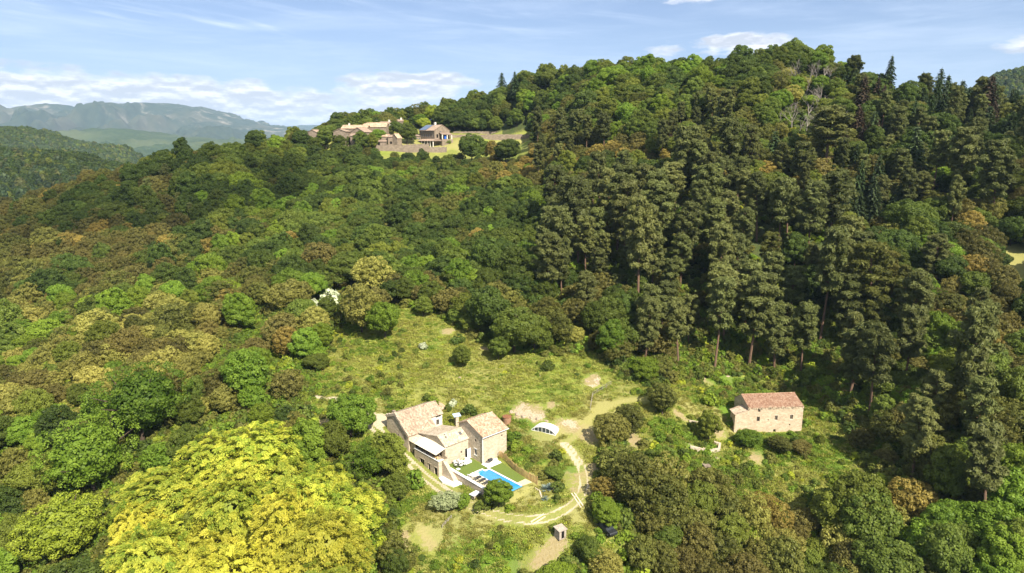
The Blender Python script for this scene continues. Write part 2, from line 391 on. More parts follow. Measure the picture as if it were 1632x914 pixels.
flat('void', (.012, .011, .010), .9, .1)
flat('glass_dark', (.03, .035, .04), .15, .5)
flat('white', (.78, .77, .73), .5, .4, var=.05)
flat('white_wall', (.72, .66, .56), .85, .2, var=.08)
flat('cream', (.74, .66, .50), .75, .2, var=.05)
flat('shutter', (.66, .66, .64), .6, .3)
flat('timber', (.56, .37, .16), .8, .2, var=.3, sc=1.5)
flat('timber_grey', (.36, .30, .24), .85, .15, var=.3)
flat('dark_metal', (.035, .036, .04), .4, .5)
flat('grey_metal', (.25, .25, .26), .35, .5, .7)
flat('concrete', (.52, .47, .39), .9, .15, var=.2)
flat('coping', (.80, .78, .74), .7, .3, var=.04)
flat('decking', (.62, .50, .30), .8, .2, var=.12)
flat('sand', (.60, .52, .36), .95, .1, var=.2, sc=1.2)
flat('turf', (.125, .165, .036), .95, .05, var=.14, sc=4)
flat('solar_pale', (.42, .52, .66), .2, .5, .1, var=.1)
flat('solar', (.13, .17, .25), .12, .6, .2, var=.1)
flat('blue_cloth', (.03, .12, .55), .8, .1)
flat('rust', (.22, .10, .05), .85, .2, var=.3)
flat('tank', (.30, .17, .10), .85, .2, var=.3)
flat('car_paint', (.022, .024, .027), .45, .35)
flat('rope', (.5, .45, .36), .9, .1)
flat('limestone', (.56, .47, .35), .95, .1, var=.25, sc=2)
flat('rock_tan', (.36, .28, .20), .95, .1, var=.35, sc=2)
flat('pool_liner', (.07, .32, .56), .4, .3, var=.05)
def water_material():
    m, n = mat('water'); tc = n.new('ShaderNodeTexCoord')
    w = n.noise(tc.outputs['Object'], 2.2, 3, .5)
    c = n.mix(n.mapr(n.noise(tc.outputs['Object'], .9, 3), .3, .7, 0, 1), (.02, .20, .47), (.04, .30, .58))
    finish(n, c, .08, .5, w, .15, .05)
water_material()
def cover_mat():
    m, n = mat('clear_panel'); p = n.new('ShaderNodeBsdfPrincipled'); n.put(p.inputs['Base Color'], (.05, .06, .06)); n.put(p.inputs['Roughness'], .1)
    o = n.new('ShaderNodeOutputMaterial'); n.l.new(p.outputs[0], o.inputs[0])
cover_mat()

# ------------------------------------------------------------------ ground sheet
road_px = [(660,748,32.6),(700,777,32.2),(740,803,31.6),(800,823,31.3),(860,828,31.5),(905,815,32.0),(927,790,32.9),(930,755,34.3),(915,730,35.3),(900,712,36.3)]
def wline(pts): return smooth_line([at_z(*p)[:2] for p in pts])
ROAD = wline(road_px)
TRACK_UP = wline([(640,728,33.4),(655,742,32.7),(672,760,32.3)])
DRIVE = smooth_line([loc2w(-10.6, b)[:2] for b in (30, 24, 18, 12, 6, 1, -3, -6)])
UPPER = wline([(480,625,41.4),(520,634,40.8),(560,643,40),(600,662,38.8)])
PATH2 = wline([(900,712,36.3),(925,690,37.4),(945,662,39.1),(985,640,40.6),(1040,633,41.2)])
PATH3 = wline([(1070,640,39.8),(1130,655,38.2),(1160,668,37)])
ARC2 = wline([(700,700,37.5),(815,675,38.0),(850,700,37.0),(885,720,36.0)][1:])
UPCUT = wline([(500,612,42.2),(560,602,43.2),(610,622,42)])
def grow(v, n, a, b): return None
def axis(breaks):
    out = []
    for a, b, s in breaks: out.append(np.arange(a, b-1e-6, s))
    return np.concatenate(out+[[breaks[-1][1]]])
far = lambda a, s, k: a
xs = axis([(-14000,-3000,1000),(-3000,-900,150),(-900,-420,24),(-420,-60,3),(-60,60,.5),(60,420,3),(420,900,24),(900,3000,150),(3000,14000,1000)])
ys = axis([(-3000,-300,300),(-300,20,20),(20,96,3),(96,176,.5),(176,300,2),(300,580,4),(580,1000,28),(1000,3000,200),(3000,16000,1000)])
X, Y = np.meshgrid(xs, ys); Zg = ground(X, Y)

MEADOW = [(470,650),(488,600),(520,560),(545,515),(600,520),(640,490),(700,500),(735,520),(770,548),(870,565),(950,560),(985,600),(1040,618),(1080,612),(1200,590),(1240,600),(1300,625),(1360,700),(1400,760),(1390,830),(1200,835),(1130,808),(1060,785),(1003,770),(990,700),(962,720),(950,770),(960,830),(1010,880),(960,890),(900,890),(880,1030),(650,1030),(640,880),(618,830),(640,790),(612,748),(560,728),(508,698)]
HAMLET = [(476,222),(540,221),(600,212),(640,203),(700,206),(720,211),(850,214),(858,232),(840,252),(720,262),(600,256),(480,243)]
GAPS = [[(395,492),(440,515),(455,560),(452,600),(485,640),(440,632),(400,640),(350,628),(300,606),(345,565),(395,545)], [(1588,400),(1650,385),(1650,520),(1605,525)], [(540,470),(600,488),(640,480),(640,500),(560,505),(530,495)]]
def inpoly(x, y, poly):
    x = np.asarray(x); y = np.asarray(y); c = np.zeros(x.shape, bool); j = len(poly)-1
    for i in range(len(poly)):
        xi, yi = poly[i]; xj, yj = poly[j]
        c ^= ((yi > y) != (yj > y)) & (x < (xj-xi)*(y-yi)/(yj-yi+1e-12)+xi); j = i
    return c
def masks(X, Y, Z):
    px, py, w = project(np.stack([X.ravel(), Y.ravel(), Z.ravel()], 1)); px = px.reshape(X.shape); py = py.reshape(X.shape)
    jx = fbm(X, Y, 9, 3)*14; jy = fbm(X+70, Y, 9, 3)*9
    inside = (Y > 60) & (Y < 480)
    gap_ = np.zeros(X.shape, bool)
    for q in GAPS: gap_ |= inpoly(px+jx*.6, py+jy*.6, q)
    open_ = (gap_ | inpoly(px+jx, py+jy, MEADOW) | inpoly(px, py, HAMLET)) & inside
    # the rest of the clearing, seen from elsewhere, keeps its meadow
    M = {'open': open_.astype(float)}
    WX = X+fbm(X, Y, 5, 3)*3.0; WY = Y+fbm(X+33, Y+8, 5, 3)*3.0
    def spots(lst):
        o = np.zeros(X.shape)
        for px0, py0, z, r in lst:
            c = at_z(px0, py0, z) if z < 60 else at_y(px0, py0, z)
            o = np.maximum(o, np.exp(-(np.hypot(WX-c[0], WY-c[1])/r)**2))
        return o
    M['soil'] = spots([(830,662,39,4),(850,665,38.6,4),(900,685,37.6,4),(925,690,37.5,4),(925,760,34,3.2),(928,785,33,3),(935,745,34.8,2.2),(1120,603,40.5,3),(1170,600,40,3),(1155,612,39,2),(870,885,28.5,4),(690,860,29.5,3),(640,855,30,2),
                       (717,525,50,2),(510,690,36,3),(1005,700,36,3),(1140,690,35,3),(820,905,27,2),(1080,655,39,2),(1210,730,32,2.5),(770,562,46,1.4),(940,600,44,3),(880,640,41,2),])
    M['rock'] = spots([(826,660,39.1,2.2),(842,664,38.9,2.2),(858,668,38.5,2),(900,683,37.6,2),(1120,716,34.2,1.3),(1135,718,34,1.2),(935,608,43.4,1.3),(950,606,43.4,1.3),(512,697,36,1.5),(860,590,45,.8)])
    M['green'] = spots([(1180,620,39,9),(1130,640,38.5,6),(1240,720,32,6),(1310,650,36.5,8),(1320,720,33,6),(1080,700,36,7),(600,560,46,5),(520,620,41.5,5),(590,645,40,6),(850,720,35.5,5),(900,750,34.5,3),(830,700,36,5),(1160,760,31,8),(780,900,27,7),(730,860,29,5),(660,810,31.5,5),(560,520,49,6)])
    M['dry'] = spots([(1130,650,38.4,3),(1160,665,37.4,3),(1100,645,39,2.5),(870,700,37,5),(850,790,32.8,4),(870,770,33.5,4),(830,800,32.2,4),(930,670,38.5,4),(960,650,39.8,4),(760,820,31.2,4),(720,800,31.6,4),(650,240,398,10),(740,245,398,12),(800,235,400,12),(700,245,396,10),(840,225,404,10),(700,840,30,6),(920,830,31.2,4),(600,650,39.6,2.5)])
    M['green'] = np.maximum(M['green'], gap_*(px < 1000)*.8); M['dry'] = np.maximum(M['dry'], gap_*(px > 1000)*.7)
    d = seg_d(X, Y, ROAD); ruts = np.maximum(np.exp(-((d-.75)/.33)**4), np.exp(-((d)/.05)**2)*0)
    d2 = seg_d(X, Y, DRIVE); ruts2 = np.exp(-((d2-.75)/.33)**4)
    d3 = seg_d(X, Y, UPPER); d4 = seg_d(X, Y, ROAD[-14:])
    tn = 1.12+.42*fbm(X, Y, 2.2, 3)
    M['track'] = np.maximum.reduce([ruts*.62*tn, ruts2*.85*tn, np.exp(-(d3/1.0)**4)*.62, np.exp(-(d4/1.6)**2)*.42,
                                    np.exp(-(np.hypot(X-at_z(607,668,38.4)[0], Y-at_z(607,668,38.4)[1])/2.8)**4)*.75,
                                    np.exp(-(seg_d(X, Y, np.array([at_z(895,710,36.4)[:2], at_z(908,722,35.8)[:2], at_z(922,742,34.8)[:2]]))/.6)**4)*.66,
                                    np.exp(-(seg_d(X, Y, wline([(500,612,42.2),(560,602,43.2)]))/.35)**2)*.5])
    M['dry'] = np.maximum.reduce([M['dry'], np.exp(-(d/2.1)**4)*.56, np.exp(-(seg_d(X, Y, PATH2)/1.0)**4)*.62, np.exp(-(seg_d(X, Y, PATH3)/1.2)**4)*.6, np.exp(-(seg_d(X, Y, ARC2)/1.2)**4)*.66, np.exp(-(seg_d(X, Y, UPCUT)/.7)**4)*.5])
    return M
Mk = masks(X, Y, Zg)
ny, nx = X.shape; idx = np.arange(nx*ny).reshape(ny, nx)
Fg = np.stack([idx[:-1, :-1].ravel(), idx[:-1, 1:].ravel(), idx[1:, 1:].ravel(), idx[1:, :-1].ravel()], 1)
# leave a hole in the sheet where the pool basin is sunk
ac, bc = w2loc(X, Y)
Zs = Zg.copy(); inpool = (ac > -4.1) & (ac < -.5) & (bc < -1.9) & (bc > -12.4); Zs[inpool] -= 1.7
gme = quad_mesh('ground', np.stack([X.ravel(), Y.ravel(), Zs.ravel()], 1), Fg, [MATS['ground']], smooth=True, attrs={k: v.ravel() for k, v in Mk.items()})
tag(new_obj('ground', gme), kind='structure')

# ------------------------------------------------------------------ far hills and mountains
def ridge(name, mats, sky_pts, dist, depth, base, rough=1.0, rocky=0, n=(260, 90), seed=0, back=.6):
    """heightfield whose crest passes at the skyline seen over the valley; sky_pts = pixels of the crest"""
    pts = np.array(sky_pts, float); x0 = at_y(pts[0, 0], pts[0, 1], dist)[0]; x1 = at_y(pts[-1, 0], pts[-1, 1], dist)[0]
    cx = np.array([at_y(p[0], p[1], dist)[0] for p in pts]); cz = np.array([at_y(p[0], p[1], dist)[2] for p in pts])
    gx = np.linspace(x0, x1, n[0]); t = np.linspace(-1, back, n[1]); GX, T = np.meshgrid(gx, t); GY = dist+T*depth
    crest = np.interp(GX+fbm(GX+seed*99, GY, depth*.8, 3)*depth*.10, cx, cz)
    prof = np.where(T < 0, (1+T)**1.15, 1-(T/back)**2*.8)
    spur = fbm(GX*1.0+seed*777, GY*.22, depth*.17, 5, .55)*.8+fbm(GX+seed*77, GY*.6, depth*.5, 3)*.5
    Zr = base+(crest-base)*np.clip(prof*(1+spur*.55*(1-prof)*rough)+spur*.20*rough*np.sqrt(np.clip(1-np.abs(prof-.5)*1.9, 0, 1)), -.2, 1.02)
    rdg = 1-2*np.abs(fbm(GX+seed*55, GY*.35, depth*.13, 5, .55)); rdg2 = 1-2*np.abs(fbm(GX-seed*55, GY*.5, depth*.05, 4, .55))
    Zr += ((rdg-.6)*.46+(rdg2-.6)*.16)*(crest-base)*rough*np.sqrt(np.clip(prof*(1.03-prof), 0, 1))*2*np.clip(np.abs(T)*3, .15, 1)
    Zr += fbm(GX, GY, depth*.06, 4, .6)*depth*.008*rough
    rk = sstep(.45, .95, prof)*np.ones_like(Zr)*rocky
    i = np.arange(GX.size).reshape(GX.shape)
    F = np.stack([i[:-1, :-1].ravel(), i[:-1, 1:].ravel(), i[1:, 1:].ravel(), i[1:, :-1].ravel()], 1)
    me = quad_mesh(name, np.stack([GX.ravel(), GY.ravel(), Zr.ravel()], 1), F, [MATS[mats]], smooth=True, attrs={'rocky': rk.ravel()})
    o = new_obj(name, me); tag(o, kind='structure'); return GX, GY, Zr
ridge('mountain', 'mountain', [(-500,200),(-200,190),(-20,192),(15,188),(45,180),(80,166),(105,170),(128,180),(165,176),(190,168),(225,163),(262,166),(300,170),(330,178),(360,188),(400,198),(470,206),(620,222)], 7600, 3400, -90, 1.0, 1.0, (420, 150), 1)
ridge('mountain', 'mountain', [(-400,214),(100,212),(330,202),(375,195),(420,198),(462,201),(520,199),(560,206),(700,214),(1000,220)], 12500, 2500, -90, .6, .2, (200, 50), 2)
ridge('hill', 'hillmat', [(-300,240),(40,238),(105,224),(140,207),(190,204),(225,209),(262,219),(320,222),(370,226),(430,228),(520,226),(640,235)], 4300, 1800, -85, 1.0, .25, (300, 110), 3)
ridge('hill', 'hillmat', [(-200,262),(100,258),(230,262),(330,250),(400,240),(470,238),(560,250)], 2700, 800, -85, .9, .15, (200, 60), 8)
HA2 = ridge('hill', 'darkhill', [(-300,195),(-100,198),(0,208),(60,217),(110,228),(160,243),(215,262),(260,275),(400,290)], 1500, 520, -85, .7, .1, (260, 90), 4)
ridge('hill', 'darkhill', [(60,250),(110,236),(150,232),(190,243),(240,262),(280,275)], 2100, 500, -85, .7, .1, (160, 60), 9)
HB2 = ridge('hill', 'darkhill', [(-300,225),(-100,234),(0,246),(50,249),(100,258),(150,268),(205,280),(300,300),(380,330)], 780, 330, -75, .7, .05, (220, 90), 5)
HR = ridge('hill', 'darkhill', [(1500,165),(1585,130),(1612,118),(1640,109),(1700,100),(1850,92)], 1000, 400, 60, .6, .1, (140, 60), 6)

# ------------------------------------------------------------------ tree prototypes
def norm(v): return v/(np.linalg.norm(v, axis=-1, keepdims=True)+1e-9)
def cards(C, N, size, aspect=1.0, along=None, g=rng):
    """one leaf-spray quad per centre, facing N, long side near ALONG"""
    n = len(C); r = g.normal(size=(n, 3)) if along is None else along+g.normal(size=(n, 3))*.25
    N = norm(N); U = norm(r-(r*N).sum(1, keepdims=True)*N); W = np.cross(N, U)
    s = (np.ones(n)*size*g.uniform(.65, 1.35, n))[:, None]
    a = U*s*.5*aspect; b = W*s*.5/aspect**.3 if aspect == 1.0 else W*s*.5
    k = g.uniform(.35, .75, (n, 1))
    V = np.stack([C-a, C+b*k+a*.1, C+a, C-b*k-a*.1+N*s*.10], 1).reshape(-1, 3)
    V = V if aspect != 1.0 else np.stack([C-a-b*.6, C+b-a*.35, C+a+b*.45, C-b+a*.3], 1).reshape(-1, 3)
    F = np.arange(4*n).reshape(-1, 4); return V, F
def tube(p0, p1, r0, r1, k=6):
    p0 = np.array(p0, float); p1 = np.array(p1, float); d = norm(p1-p0); u = norm(np.cross(d, [.31, .9, .2])); w = np.cross(d, u)
    t = np.linspace(0, 2*np.pi, k, endpoint=False)[:, None]; c = np.cos(t)*u+np.sin(t)*w
    V = np.vstack([p0+c*r0, p1+c*r1]); F = [[i, (i+1) % k, k+(i+1) % k, k+i] for i in range(k)]
    return V, np.array(F)
class Acc:
    def __init__(s): s.V = []; s.F = []; s.T = []; s.n = 0
    def add(s, V, F, t=.5):
        s.V.append(V); s.F.append(F+s.n); s.n += len(V); s.T.append(np.ones(len(F))*t)
    def get(s): return np.vstack(s.V), np.vstack(s.F), np.concatenate(s.T)
def path_tube(acc, pts, r0, r1, k=6):
    n = len(pts)-1
    for i in range(n): acc.add(*tube(pts[i], pts[i+1], r0+(r1-r0)*i/n, r0+(r1-r0)*(i+1)/n, k))
def clump_leaves(acc, c, rad, n, size, g, out=None, aspect=1.0, jit=.55, base=.5, updir=.25, along=None, flatn=None):
    d = norm(g.normal(size=(n, 3)))
    if out is not None:
        o = norm(np.asarray(out, float)); d = norm(d+o*.75); 
    rr = np.array(rad)*np.ones(3); P = c+d*rr*g.uniform(.72, 1.05, (n, 1))
    N = norm(d+g.normal(size=(n, 3))*jit+np.array([0, 0, updir])) if flatn is None else norm(np.array([0, 0, 1.])+g.normal(size=(n, 3))*flatn)
    al = None if along is None else (d if along == 'out' else np.tile(along, (n, 1)))
    V, F = cards(P, N, size, aspect, al, g)
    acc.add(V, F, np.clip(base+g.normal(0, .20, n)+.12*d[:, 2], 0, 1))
def broadleaf(seed, H=9, Rr=4.2, clumps=50, per=200, size=.33, cr=(.24, .36), low=.12, flatness=1.0, rough=.30, droop=0.0):
    g = np.random.default_rng(seed); L = Acc(); T = Acc()
    h = H*(1-low); zc = H*low+h*.52; rz = h*.5
    lob = g.normal(size=(4, 3)); lob = norm(lob); la = g.uniform(.12, .40, 4)
    pts = []
    tries = 0
    while len(pts) < clumps and tries < 6000:
        tries += 1; d = norm(g.normal(size=3)); 
        if d[2] < -.55: continue
        f = 1+sum(a*max(0, float(d@l))**2 for a, l in zip(la, lob))-rough*g.random()
        p = np.array([d[0]*Rr, d[1]*Rr, zc+d[2]*rz*(flatness if d[2] > 0 else 1)])*1.0
        c = np.array([0, 0, zc]); p = c+(p-c)*f*.80
        if d[2] < 0: p[:2] *= .9
        if all(np.linalg.norm(p-q) > Rr*.30 for q, _ in pts): pts.append((p, d))
    for p, d in pts:
        r = Rr*g.uniform(*cr)
        clump_leaves(L, p, (r, r, r*g.uniform(.7, .95)), int(per*(r/(Rr*.3))**2), size, g, out=d+np.array([0, 0, .35]), base=g.uniform(.25, .78))
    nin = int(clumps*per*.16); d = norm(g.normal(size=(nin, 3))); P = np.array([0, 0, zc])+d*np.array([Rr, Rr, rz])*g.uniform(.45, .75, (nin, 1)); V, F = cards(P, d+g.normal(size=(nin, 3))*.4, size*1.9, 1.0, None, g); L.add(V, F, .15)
    top = np.array([g.normal()*.3, g.normal()*.3, zc+rz*.2]); path_tube(T, [(0, 0, -.6), (g.normal()*.12, g.normal()*.12, H*.2), (top*[.6, .6, .6]), top], Rr*.065, Rr*.02, 7)
    for i in range(6):
        p, d = pts[g.integers(len(pts))]; s = np.array([0, 0, H*g.uniform(.2, .42)]); path_tube(T, [s, (s+p)/2+[0, 0, .3], p], Rr*.03, Rr*.008, 5)
    return L.get(), T.get()
def pine(seed, H=15, Rr=3.0, bare=.42, whorls=11, size=.40, per=95, slender=1.0):
    g = np.random.default_rng(seed); L = Acc(); T = Acc(); lean = g.normal(size=2)*.35
    ax = lambda t: np.array([lean[0]*t*t, lean[1]*t*t, H*t-.5])
    path_tube(T, [ax(t) for t in (0, .2, .4, .6, .8, .97)], .24, .05, 7)
    for w in range(whorls):
        t = bare+(1-bare)*(w+g.uniform(.0, .6))/whorls; u = (t-bare)/(1-bare)
        r = Rr*(.50+.60*u if u < .35 else .71*math.sqrt(max(0, 1-((u-.35)/.68)**1.6))+.04)*slender
        nb = g.integers(4, 7); a0 = g.uniform(0, 6.28)
        for b in range(nb):
            a = a0+b*6.283/nb+g.normal()*.25; rr = r*g.uniform(.6, 1.18); dirv = np.array([math.cos(a), math.sin(a), 0])
            base = ax(t); tip = base+dirv*rr+np.array([0, 0, rr*g.uniform(.15, .65)])
            T.add(*tube(base, tip, .07, .02, 4))
            tb = g.uniform(.25, .75)
            for q in ((.5, .78, 1.0) if rr > 1.5 else (.6, 1.0)):
                c = base+(tip-base)*q+g.normal(size=3)*.12; k = .38+.38*g.random()
                clump_leaves(L, c, (k*1.1, k*1.1, k*.85), int(per*k*1.5), size, g, out=dirv*.4+np.array([0, 0, .9]), aspect=1.5, jit=.5, base=tb, along='out')
    clump_leaves(L, ax(.985), (.5, .5, .7), per, size, g, out=(0, 0, 1), aspect=1.5, base=.6, along='out')
    for i in range(5):       # dead lower branch stubs
        t = g.uniform(.18, bare); a = g.uniform(0, 6.28); T.add(*tube(ax(t), ax(t)+np.array([math.cos(a), math.sin(a), g.uniform(-.3, .2)])*g.uniform(.5, 1.4), .04, .012, 4))
    return L.get(), T.get()
def fir(seed, H=14, Rr=3.7, whorls=24, size=.55):
    g = np.random.default_rng(seed); L = Acc(); T = Acc()
    path_tube(T, [(0, 0, -.5), (0, 0, H*.5), (0, 0, H)], .26, .03, 7)
    for w in range(whorls):
        t = .10+.88*w/whorls; r = Rr*(1-t)**.85*g.uniform(.85, 1.1)+.12; nb = 9 if t < .6 else 6; a0 = g.uniform(0, 6.28)
        for b in range(nb):
            a = a0+b*6.283/nb+g.normal()*.15; rr = r*g.uniform(.7, 1.15); dv = np.array([math.cos(a), math.sin(a), 0.]); base = np.array([0, 0, H*t])
            tip = base+dv*rr+np.array([0, 0, -rr*.28]); n = max(5, int(rr*11)); q = g.uniform(.12, 1, n)[:, None]
            side = np.array([-dv[1], dv[0], 0]); P = base+(tip-base)*q+side*g.normal(size=(n, 1))*.30*rr*(1.1-q)*.6+np.array([0, 0, 1])*g.normal(size=(n, 1))*.07+np.array([0, 0, .10])*np.sin(q*3.1)*rr*.4
            N = norm(np.array([0, 0, 1.])+dv*.55+g.normal(size=(n, 3))*.38); V, F = cards(P, N, size, 1.35, np.tile(tip-base, (n, 1)), g)
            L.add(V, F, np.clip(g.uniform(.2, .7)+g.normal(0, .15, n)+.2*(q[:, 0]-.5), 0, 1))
    return L.get(), T.get()
def locust(seed, H=11, Rr=5.0, clumps=125, per=250, size=.25):
    g = np.random.default_rng(seed); L = Acc(); T = Acc(); zc = H*.60; rz = H*.40; pts = []; tries = 0
    while len(pts) < clumps and tries < 9000:
        tries += 1; d = norm(g.normal(size=3))
        if d[2] < -.35: continue
        p = np.array([d[0]*Rr, d[1]*Rr, zc+d[2]*rz])*1.0; p = np.array([0, 0, zc])+(p-[0, 0, zc])*g.uniform(.70, 1.06)
        if all(np.linalg.norm((p-q)*[1, 1, 1.5]) > Rr*.22 for q, _ in pts): pts.append((p, d))
    for p, d in pts:         # flat, drooping feathery sprays
        r = g.uniform(.42, .9); n = int(per*r); dd = norm(np.array([d[0], d[1], .1])+g.normal(size=3)*.3); b = g.uniform(.2, .85)
        q = g.uniform(-1, 1, (n, 1)); s = g.normal(size=(n, 1))*.42; side = np.cross(dd, [0, 0, 1.]); side = side/(np.linalg.norm(side)+1e-6)
        P = p+dd*q*r+side*s*r+np.array([0, 0, -1])*(.22*(q+1)**2*r+.35*np.abs(s)*r)+g.normal(size=(n, 3))*.07
        V, F = cards(P, norm(np.array([0, 0, 1.])+dd*.5+g.normal(size=(n, 3))*.5), size*.85, 1.5, np.tile(dd, (n, 1)), g)
        L.add(V, F, np.clip(b+g.normal(0, .17, n)+.2*q[:, 0], 0, 1))
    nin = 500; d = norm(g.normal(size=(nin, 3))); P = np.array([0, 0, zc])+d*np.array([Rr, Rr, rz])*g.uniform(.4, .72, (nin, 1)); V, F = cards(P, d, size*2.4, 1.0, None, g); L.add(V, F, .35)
    path_tube(T, [(0, 0, -.6), (.1, 0, H*.3), (.1, .2, H*.75)], .22, .05, 7)
    for i in range(8):
        p, d = pts[g.integers(len(pts))]; s = np.array([.05, 0, H*g.uniform(.25, .5)]); path_tube(T, [s, (s+p)/2+[0, 0, .2], p], .09, .02, 5)
    return L.get(), T.get()
def bush(seed, H=1.8, Rr=1.5, clumps=12, per=55, size=.30):
    g = np.random.default_rng(seed); L = Acc(); T = Acc()
    for i in range(clumps):
        d = norm(g.normal(size=3)); d[2] = abs(d[2]); p = d*np.array([Rr, Rr, H])*g.uniform(.35, .72); r = Rr*g.uniform(.28, .5)
        clump_leaves(L, p, (r, r, r*.85), per, size, g, out=d+np.array([0, 0, .4]), base=g.uniform(.2, .8))
    for i in range(5):
        a = g.uniform(0, 6.28); T.add(*tube((0, 0, -.2), (math.cos(a)*Rr*.5, math.sin(a)*Rr*.5, H*.7), .04, .012, 4))
    return L.get(), T.get()
def dead(seed, H=8):
    g = np.random.default_rng(seed); T = Acc()
    def branch(p, d, ln, r, lvl):
        q = p+d*ln; T.add(*tube(p, q, r, r*.6, 5 if lvl < 2 else 4))
        if lvl < 4:
            for k in range(g.integers(2, 4) if lvl else 4):
                nd = norm(d+g.normal(size=3)*(.45 if lvl else .35)+np.array([0, 0, .15])); branch(p+d*ln*g.uniform(.55, 1), nd, ln*g.uniform(.5, .75), r*.5, lvl+1)
    branch(np.array([0, 0, -.3]), norm(np.array([g.normal()*.08, g.normal()*.08, 1.])), H*.45, .16, 0)
    return None, T.get()
SHAPES = {
 'broad': [broadleaf(101, 9, 4.1), broadleaf(102, 10.5, 4.4, 52), broadleaf(103, 8.2, 4.5, 48, flatness=.85), broadleaf(104, 11, 3.9, 48), broadleaf(105, 9.2, 4.9, 58, cr=(.20, .30))],
 'bigbroad': [broadleaf(171, 9, 4.2, 130, 300, .15, (.12, .20), .10, .95, .2)],
 'oak': [broadleaf(111, 7.8, 4.0, 72, 135, .285, (.17, .27), .08, .95, .12), broadleaf(112, 8.8, 4.3, 80, 130, .285, (.16, .25), .08, 1, .15), broadleaf(113, 7.0, 3.7, 66, 135, .285, (.18, .28), .06, .9, .2), broadleaf(114, 9.2, 3.8, 74, 130, .285, (.17, .26), .10, 1.05, .2)],
 'pine': [pine(121), pine(122, 16.5, 3.2, .40, 11), pine(123, 13.5, 3.1, .36, 9), pine(124, 15.5, 2.6, .48, 9), pine(125, 14.5, 3.4, .34, 11)],
 'fir': [fir(131), fir(132, 15.5, 3.8, 27), fir(133, 12.5, 3.5, 21)],
 'locust': [locust(141), locust(142, 12, 5.4, 130), locust(143, 9.5, 4.6, 105)],
 'bush': [bush(151), bush(152, 1.3, 1.6, 10), bush(153, 2.3, 1.5, 14)],
 'dead': [dead(161), dead(162, 9.5), dead(163, 7)],
}
WOOD = {'pine': 'pinebark', 'dead': 'deadwood'}
_cm = {}
def parts_of(kind, v, tone):
    sh = SHAPES[kind][v % len(SHAPES[kind])]; v %= len(SHAPES[kind]); kc, kt = (kind, v, tone), (kind, v)
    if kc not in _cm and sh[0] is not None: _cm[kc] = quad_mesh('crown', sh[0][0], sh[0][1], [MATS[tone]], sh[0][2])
    if kt not in _cm: _cm[kt] = quad_mesh('trunk', sh[1][0], sh[1][1], [MATS[WOOD.get(kind, 'bark')]])
    return _cm.get(kc), _cm[kt]
def merged(kind, v, tone):
    v %= len(SHAPES[kind]); k = ('m', kind, v, tone)
    if k not in _cm:
        sh = SHAPES[kind][v]
        if sh[0] is None: _cm[k] = parts_of(kind, v, tone)[1]
        else:
            (V, F, T), (V2, F2, T2) = sh
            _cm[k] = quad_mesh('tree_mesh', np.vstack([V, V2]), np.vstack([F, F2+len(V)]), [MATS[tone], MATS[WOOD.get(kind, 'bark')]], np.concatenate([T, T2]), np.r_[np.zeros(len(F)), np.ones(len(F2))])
    return _cm[k]

# ------------------------------------------------------------------ scattering masses with geometry nodes (only for what nobody could count)
def scatter(name, pts, rots, scales, idx, protos, kind='stuff'):
    """one object that draws its members at points; protos = meshes"""
    pc = bpy.data.collections.new(name+'_members')
    for i, m in enumerate(protos):
        o = bpy.data.objects.new('%s_%02d' % (name, i), m); pc.objects.link(o)
    me = bpy.data.meshes.new(name); n = len(pts); me.vertices.add(n); me.vertices.foreach_set('co', np.asarray(pts, np.float32).ravel())
    for nm, arr, ty, f in (('rot', rots, 'FLOAT_VECTOR', 'vector'), ('scl', scales, 'FLOAT_VECTOR', 'vector')):
        at = me.attributes.new(nm, ty, 'POINT'); at.data.foreach_set(f, np.asarray(arr, np.float32).ravel())
    at = me.attributes.new('idx', 'INT', 'POINT'); at.data.foreach_set('value', np.asarray(idx, np.int32))
    o = new_obj(name, me); o['kind'] = kind
    g = bpy.data.node_groups.new(name, 'GeometryNodeTree')
    g.interface.new_socket('Geometry', in_out='INPUT', socket_type='NodeSocketGeometry'); g.interface.new_socket('Geometry', in_out='OUTPUT', socket_type='NodeSocketGeometry')
    N = g.nodes; L = g.links; gi = N.new('NodeGroupInput'); go = N.new('NodeGroupOutput')
    ci = N.new('GeometryNodeCollectionInfo'); ci.inputs['Collection'].default_value = pc; ci.inputs['Separate Children'].default_value = True; ci.inputs['Reset Children'].default_value = True
    ip = N.new('GeometryNodeInstanceOnPoints'); ip.inputs['Pick Instance'].default_value = True
    def att(nm, ty):
        a = N.new('GeometryNodeInputNamedAttribute'); a.data_type = ty; a.inputs['Name'].default_value = nm; return a.outputs['Attribute']
    L.new(gi.outputs[0], ip.inputs['Points']); L.new(ci.outputs[0], ip.inputs['Instance']); L.new(att('idx', 'INT'), ip.inputs['Instance Index'])
    L.new(att('rot', 'FLOAT_VECTOR'), ip.inputs['Rotation']); L.new(att('scl', 'FLOAT_VECTOR'), ip.inputs['Scale']); L.new(ip.outputs[0], go.inputs[0])
    md = o.modifiers.new('scatter', 'NODES'); md.node_group = g; return o

